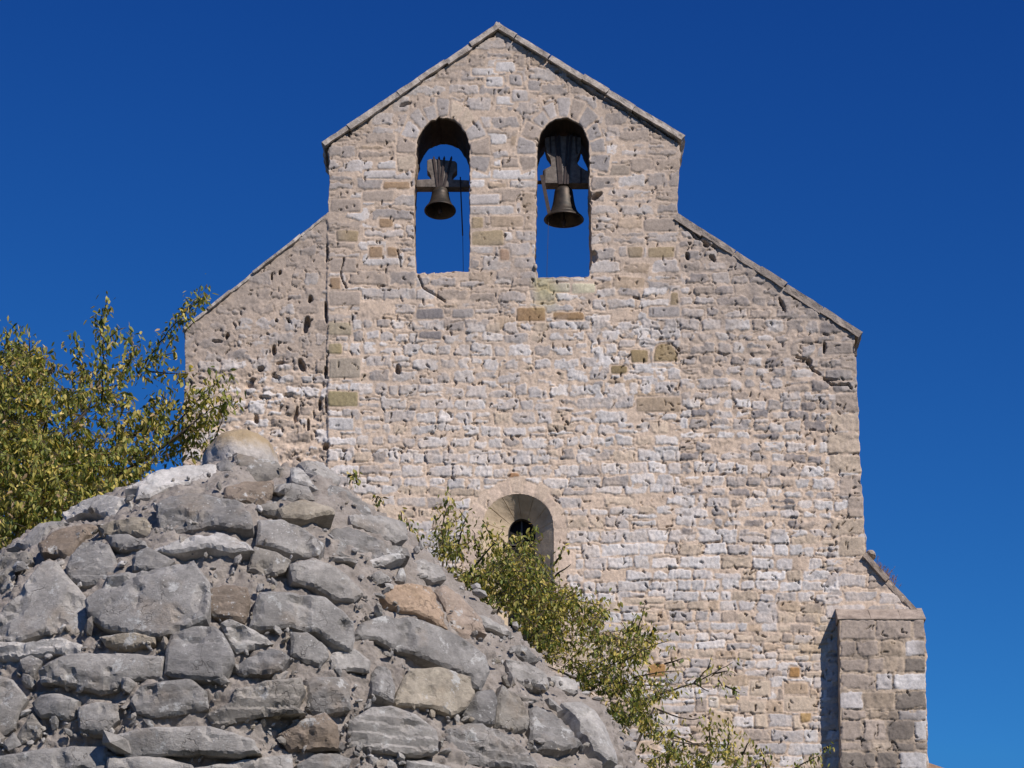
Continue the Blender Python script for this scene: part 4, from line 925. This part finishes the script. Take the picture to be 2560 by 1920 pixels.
def plant(name, label, cat, root_uv, dist, polys, shoots, limbs, leafL, seed, trunk_r, group=None):
    r = np.random.default_rng(seed); base = atdist(np.array(root_uv[0]), np.array(root_uv[1]), dist)
    gzz = float(ground_z(base[:1], base[1:2])[0]); t = empty(name, (base[0], base[1], gzz), label, cat, group)
    lv = Leaves(seed); bm = bmesh.new()
    # trunk from the ground to the root point, then limbs
    k = 7; zs = np.linspace(gzz-.1, base[2], k); tp = [(base[0]+.05*math.sin(i*1.3), base[1]+.05*math.cos(i*1.7), z) for i, z in enumerate(zs)]
    tube('trunk', tp, [trunk_r*(1.25-.5*i/k) for i in range(k)], M_BARK, t, 10)
    top = np.array(tp[-1])
    for L, dd in limbs:
        pts = [atdist(np.array(float(u)), np.array(float(v)), dist+dd*(i/(len(L)-1))) for i, (u, v) in enumerate(L)]
        pts = [top]+pts; ra = [trunk_r*.55*(1-.85*i/(len(pts)-1)) for i in range(len(pts))]; tube_bm(bm, [tuple(x) for x in pts], ra, 6)
    def twig(p, dirv, L, nl, rad_=.0022):
        q = [p+dirv*L*t_+np.array([0, 0, -.12*L*t_*t_]) for t_ in (0, .5, 1)]
        tube_bm(bm, [tuple(x) for x in q], [rad_, rad_*.8, rad_*.4], 4)
        for _ in range(nl):
            t_ = r.uniform(.1, 1.05); lv.leaf(p+dirv*L*t_+np.array([0, 0, -.12*L*t_*t_])+r.normal(size=3)*.008, leafL*r.uniform(.7, 1.25), GREEN)
    for poly, n, spread, bias in polys:
        for u, v in poly_points(poly, n, r, bias):
            p = atdist(np.array(u), np.array(v), dist+r.normal()*spread)
            a = r.uniform(0, 2*np.pi); e = r.uniform(-.2, 1.1); dv = np.array([math.cos(a)*math.cos(e), math.sin(a)*math.cos(e), math.sin(e)])
            twig(p-dv*.06, dv, r.uniform(.08, .16), r.integers(8, 14))
    for L, dens, wd in shoots:
        L = densify(L, 10, 0, closed=False); d0 = dist+r.normal()*.15
        pts = [atdist(np.array(u+r.normal()*1.2), np.array(v), d0-.1*i/len(L)) for i, (u, v) in enumerate(L)]
        tube_bm(bm, [tuple(x) for x in pts], [.0055*(1-.75*i/len(pts)) for i in range(len(pts))], 5)
        for i, p in enumerate(pts):
            for _ in range(r.poisson(dens*1.45)):
                lv.leaf(p+r.normal(size=3)*wd, leafL*r.uniform(.7, 1.3), GREEN)
    mesh_bm('branches', bm, M_BARK, t, smooth=True); lv.build('foliage', t)
    return t
A8 = lambda L: [(x*600/1531, 690+y*600/1531) for x, y in L]
A1 = lambda L: [(960+x*640/2212, 1180+y*640/2212) for x, y in L]
A2 = lambda L: [(1340+x*760/2212, 1440+y*760/2212) for x, y in L]
def tb(u, v):
    k = np.clip(.30 + (v-950)/420 + (260-u)/500, .12, 1)
    gap = np.exp(-(((u-150)/24)**2+((v-945)/45)**2)) + np.exp(-(((u-366)/40)**2+((v-1092)/22)**2))*1.1 + np.exp(-(((u-390)/20)**2+((v-965)/40)**2))
    cl = fbm2(u/38, v/38, 3, 71); return np.clip(k*(1-gap)*(.75+.9*cl), 0, 1)
tree_p = A8([(-120, 660), (0, 560), (60, 480), (130, 430), (230, 490), (340, 570), (380, 640), (430, 620), (600, 560), (700, 480), (800, 440), (880, 430), (930, 560), (960, 700), (1000, 800), (1090, 790), (1120, 880), (1090, 960), (1040, 1080), (1010, 1160), (920, 1300), (700, 1450), (500, 1540), (350, 1600), (150, 1720), (-150, 1850)])
dense_p = A8([(-150, 1000), (200, 950), (420, 1050), (620, 1150), (760, 1250), (700, 1450), (500, 1540), (150, 1720), (-150, 1850)])
lefttop = A8([(-150, 620), (20, 480), (120, 420), (300, 520), (380, 660), (300, 800), (200, 1000), (-150, 1000)])
tree_sh = [(A8(L), d, w) for L, d, w in [
  ([(650, 800), (660, 560), (660, 400), (645, 270), (690, 150)], 5, .028), ([(640, 300), (590, 260)], 4, .02), ([(660, 430), (760, 340), (800, 330)], 5, .03), ([(540, 620), (500, 480), (470, 370)], 5, .024), ([(880, 620), (1040, 400), (1110, 310), (1170, 240), (1260, 130), (1275, 80)], 5.5, .03), ([(1170, 240), (1230, 190), (1310, 120)], 4, .02), ([(960, 530), (1060, 500), (1110, 490)], 4, .025), ([(950, 610), (1060, 620), (1190, 625)], 4, .03),
  ([(760, 700), (850, 500), (840, 370)], 8, .04), ([(900, 980), (1020, 850), (1060, 740)], 8, .04), ([(1080, 1000), (1200, 860), (1330, 720), (1420, 660)], 9, .045), ([(1100, 1060), (1250, 920), (1360, 840), (1500, 800)], 8, .04), ([(1060, 1100), (1180, 1000), (1300, 960), (1370, 900)], 9, .045), ([(1060, 1150), (1200, 1090), (1340, 1090)], 8, .04), ([(1210, 760), (1190, 830), (1240, 860)], 5, .03), ([(60, 520), (40, 320)], 6, .03), ([(110, 470), (130, 340)], 6, .03), ([(190, 520), (190, 380)], 5, .03), ([(250, 560), (270, 450)], 4, .03), ([(920, 1120), (960, 1060), (1000, 1050)], 9, .04), ([(880, 1000), (940, 940), (1010, 900)], 7, .04), ([(1340, 1110), (1400, 960), (1430, 880)], .7, .02)]]
tree_l = [(A8([(250, 1500), (330, 1100), (560, 850), (660, 600)]), .2), (A8([(250, 1400), (60, 1000), (10, 820)]), -.3), (A8([(400, 1400), (700, 1150), (900, 980), (1080, 800)]), .1), (A8([(450, 1450), (800, 1250), (1080, 1060), (1280, 900)]), -.2), (A8([(200, 1450), (300, 900), (330, 680)]), .4)]
plant('fruit_tree', 'green and yellowing leafy tree with drooping leaves left of the church', 'tree', (120, 1800), 17.0,
      [(tree_p, 1150, .5, tb), (dense_p, 800, .7, None), (lefttop, 230, .35, None)], tree_sh, tree_l, .040, 17, .045)
def sb(u, v):
    cl = fbm2(u/34, v/34, 3, 171); return np.clip(.55+1.5*cl, 0.03, 1)
sh1 = A1([(440, 640), (480, 440), (540, 330), (600, 440), (650, 560), (720, 660), (790, 800), (900, 780), (1000, 640), (1080, 560), (1200, 540), (1300, 650), (1390, 740), (1460, 900), (1490, 1010), (1590, 1060), (1500, 1300), (1480, 1659), (1100, 1400), (850, 1150), (600, 950)])
sh2 = A2([(0, 60), (220, 60), (330, 170), (490, 210), (500, 300), (420, 400), (600, 400), (700, 340), (820, 420), (850, 500), (770, 580), (740, 680), (700, 800), (980, 770), (1030, 820), (880, 880), (850, 960), (980, 1060), (1010, 1160), (1040, 1240), (1200, 1260), (1400, 1260), (1480, 1290), (1620, 1340), (1660, 1420), (700, 1420), (500, 900), (250, 700), (0, 500)])
sh3 = A1([(850, 900), (1100, 700), (1350, 800), (1450, 1000), (1500, 1300), (1450, 1500), (1150, 1300)])
shoots = [(A1(L), d, w) for L, d, w in [([(520, 700), (500, 480), (540, 300), (550, 215)], 7, .03), ([(640, 640), (680, 470), (700, 400), (650, 330)], 5, .025), ([(830, 730), (790, 600), (770, 500)], 4, .025), ([(960, 640), (900, 520), (890, 430)], 5, .025), ([(700, 950), (860, 720), (960, 610), (1030, 480)], 4, .03), ([(1480, 790), (1520, 730), (1550, 640)], 2, .014), ([(1470, 900), (1610, 800)], .0, .01), ([(250, 600), (215, 490), (205, 430)], 4, .018), ([(360, 680), (280, 560), (230, 480)], 5, .02), ([(1180, 640), (1290, 500), (1300, 490)], 4, .02), ([(150, 420), (150, 350)], 4, .012), ([(1400, 900), (1520, 1000), (1570, 990)], 6, .03), ([(640, 700), (760, 590)], .3, .01),
   ([(1480, 1180), (1700, 1120), (1880, 1150), (1910, 1260)], 8, .04), ([(1500, 1120), (1650, 1050)], .4, .02), ([(-240, 90), (-250, 10)], 6, .012), ([(-300, 30), (-250, 20)], 5, .012), ([(-70, 260), (-50, 210), (-20, 230)], 4, .012)]]
shoots += [(A2(L), d, w) for L, d, w in [([(600, 640), (780, 540), (900, 490), (970, 470)], 3, .025), ([(700, 500), (740, 400), (780, 260), (790, 200)], 1.5, .015), ([(690, 420), (710, 310)], 7, .03), ([(400, 830), (480, 770), (650, 780), (870, 800), (1020, 790)], 4, .035), ([(900, 860), (1150, 780), (1290, 710), (1430, 630)], 1.2, .025), ([(1150, 780), (1260, 660), (1280, 580)], 1.0, .018), ([(1290, 710), (1400, 690)], 1.6, .018), ([(1150, 780), (1260, 840)], 1.6, .02), ([(1380, 800), (1480, 850)], 3, .02), ([(1330, 760), (1350, 800)], 3, .015), ([(860, 960), (1040, 1030), (1140, 1045), (1240, 1025)], .8, .018), ([(1280, 1260), (1260, 1130), (1280, 1040)], 7, .03), ([(1400, 1260), (1400, 1060)], 5, .025), ([(1500, 1300), (1560, 1180)], 2.5, .025), ([(1680, 1410), (1650, 1300), (1640, 1250)], 4, .025), ([(1850, 1420), (1950, 1360), (2060, 1310)], 5, .02), ([(2100, 1260), (2140, 1230)], 3, .012), ([(1000, 1160), (1150, 1220), (1450, 1230)], 3, .03), ([(340, 740), (480, 680), (640, 600), (760, 560)], 5, .03), ([(700, 740), (900, 700), (1040, 690)], 1.0, .02), ([(820, 460), (860, 370)], 4, .02), ([(930, 640), (1070, 600)], 1.2, .018)]]
sl_ = [(A1([(900, 1350), (1100, 1000), (1180, 700)]), .1), (A1([(650, 1100), (720, 900), (860, 720), (1000, 560)]), -.1), (A2([(-50, 600), (300, 750), (480, 620), (760, 540)]), .1), (A2([(300, 900), (480, 770), (870, 800)]), 0.), (A1([(500, 900), (520, 600)]), .1), (A2([(600, 1500), (860, 960), (1040, 1030)]), .1), (A2([(900, 1600), (1000, 1200), (1280, 1250)]), .1)]
plant('leafy_shrub', 'sprawling green and yellow leafy shrub growing between the mound and the church window', 'shrub', (1400, 2250), 15.0,
      [(sh1, 300, .3, sb), (sh3, 270, .35, None), (sh2, 500, .3, sb)], shoots, sl_, .029, 23, .026)
# ------------------------------------------------------------------ tuft of dry plants on the buttress slope
def tuft(name, uv, n, L, seed, label, cat):
    r = np.random.default_rng(seed); c = onplane(*uv, .25); t = empty(name, c, label, cat); bm = bmesh.new()
    for _ in range(n):
        p = c+np.array([r.normal()*.07, r.normal()*.1, 0]); p[2] -= (p[0]-c[0])*1.0+.05; a = r.uniform(0, 6.28); s = r.uniform(.3, 1)*L
        q = [tuple(p+np.array([math.cos(a)*.35*s*k*k+.25*s*k, math.sin(a)*.35*s*k, s*k])) for k in (0, .5, 1)]
        tube_bm(bm, q, [.003, .0026, .0015], 4)
        for _ in range(4):
            z = r.uniform(.5, 1); e = p+np.array([math.cos(a)*.35*s*z*z+.25*s*z, math.sin(a)*.35*s*z, s*z]); d = r.normal(size=3)*.02
            tube_bm(bm, [tuple(e), tuple(e+d)], [.003, .001], 4)
    mesh_bm('stems', bm, M_DRY, t)
tuft('dry_tuft', (2208, 1440), 80, .19, 5, 'tuft of dry brown weeds on the sloping shoulder above the buttress', 'weed')
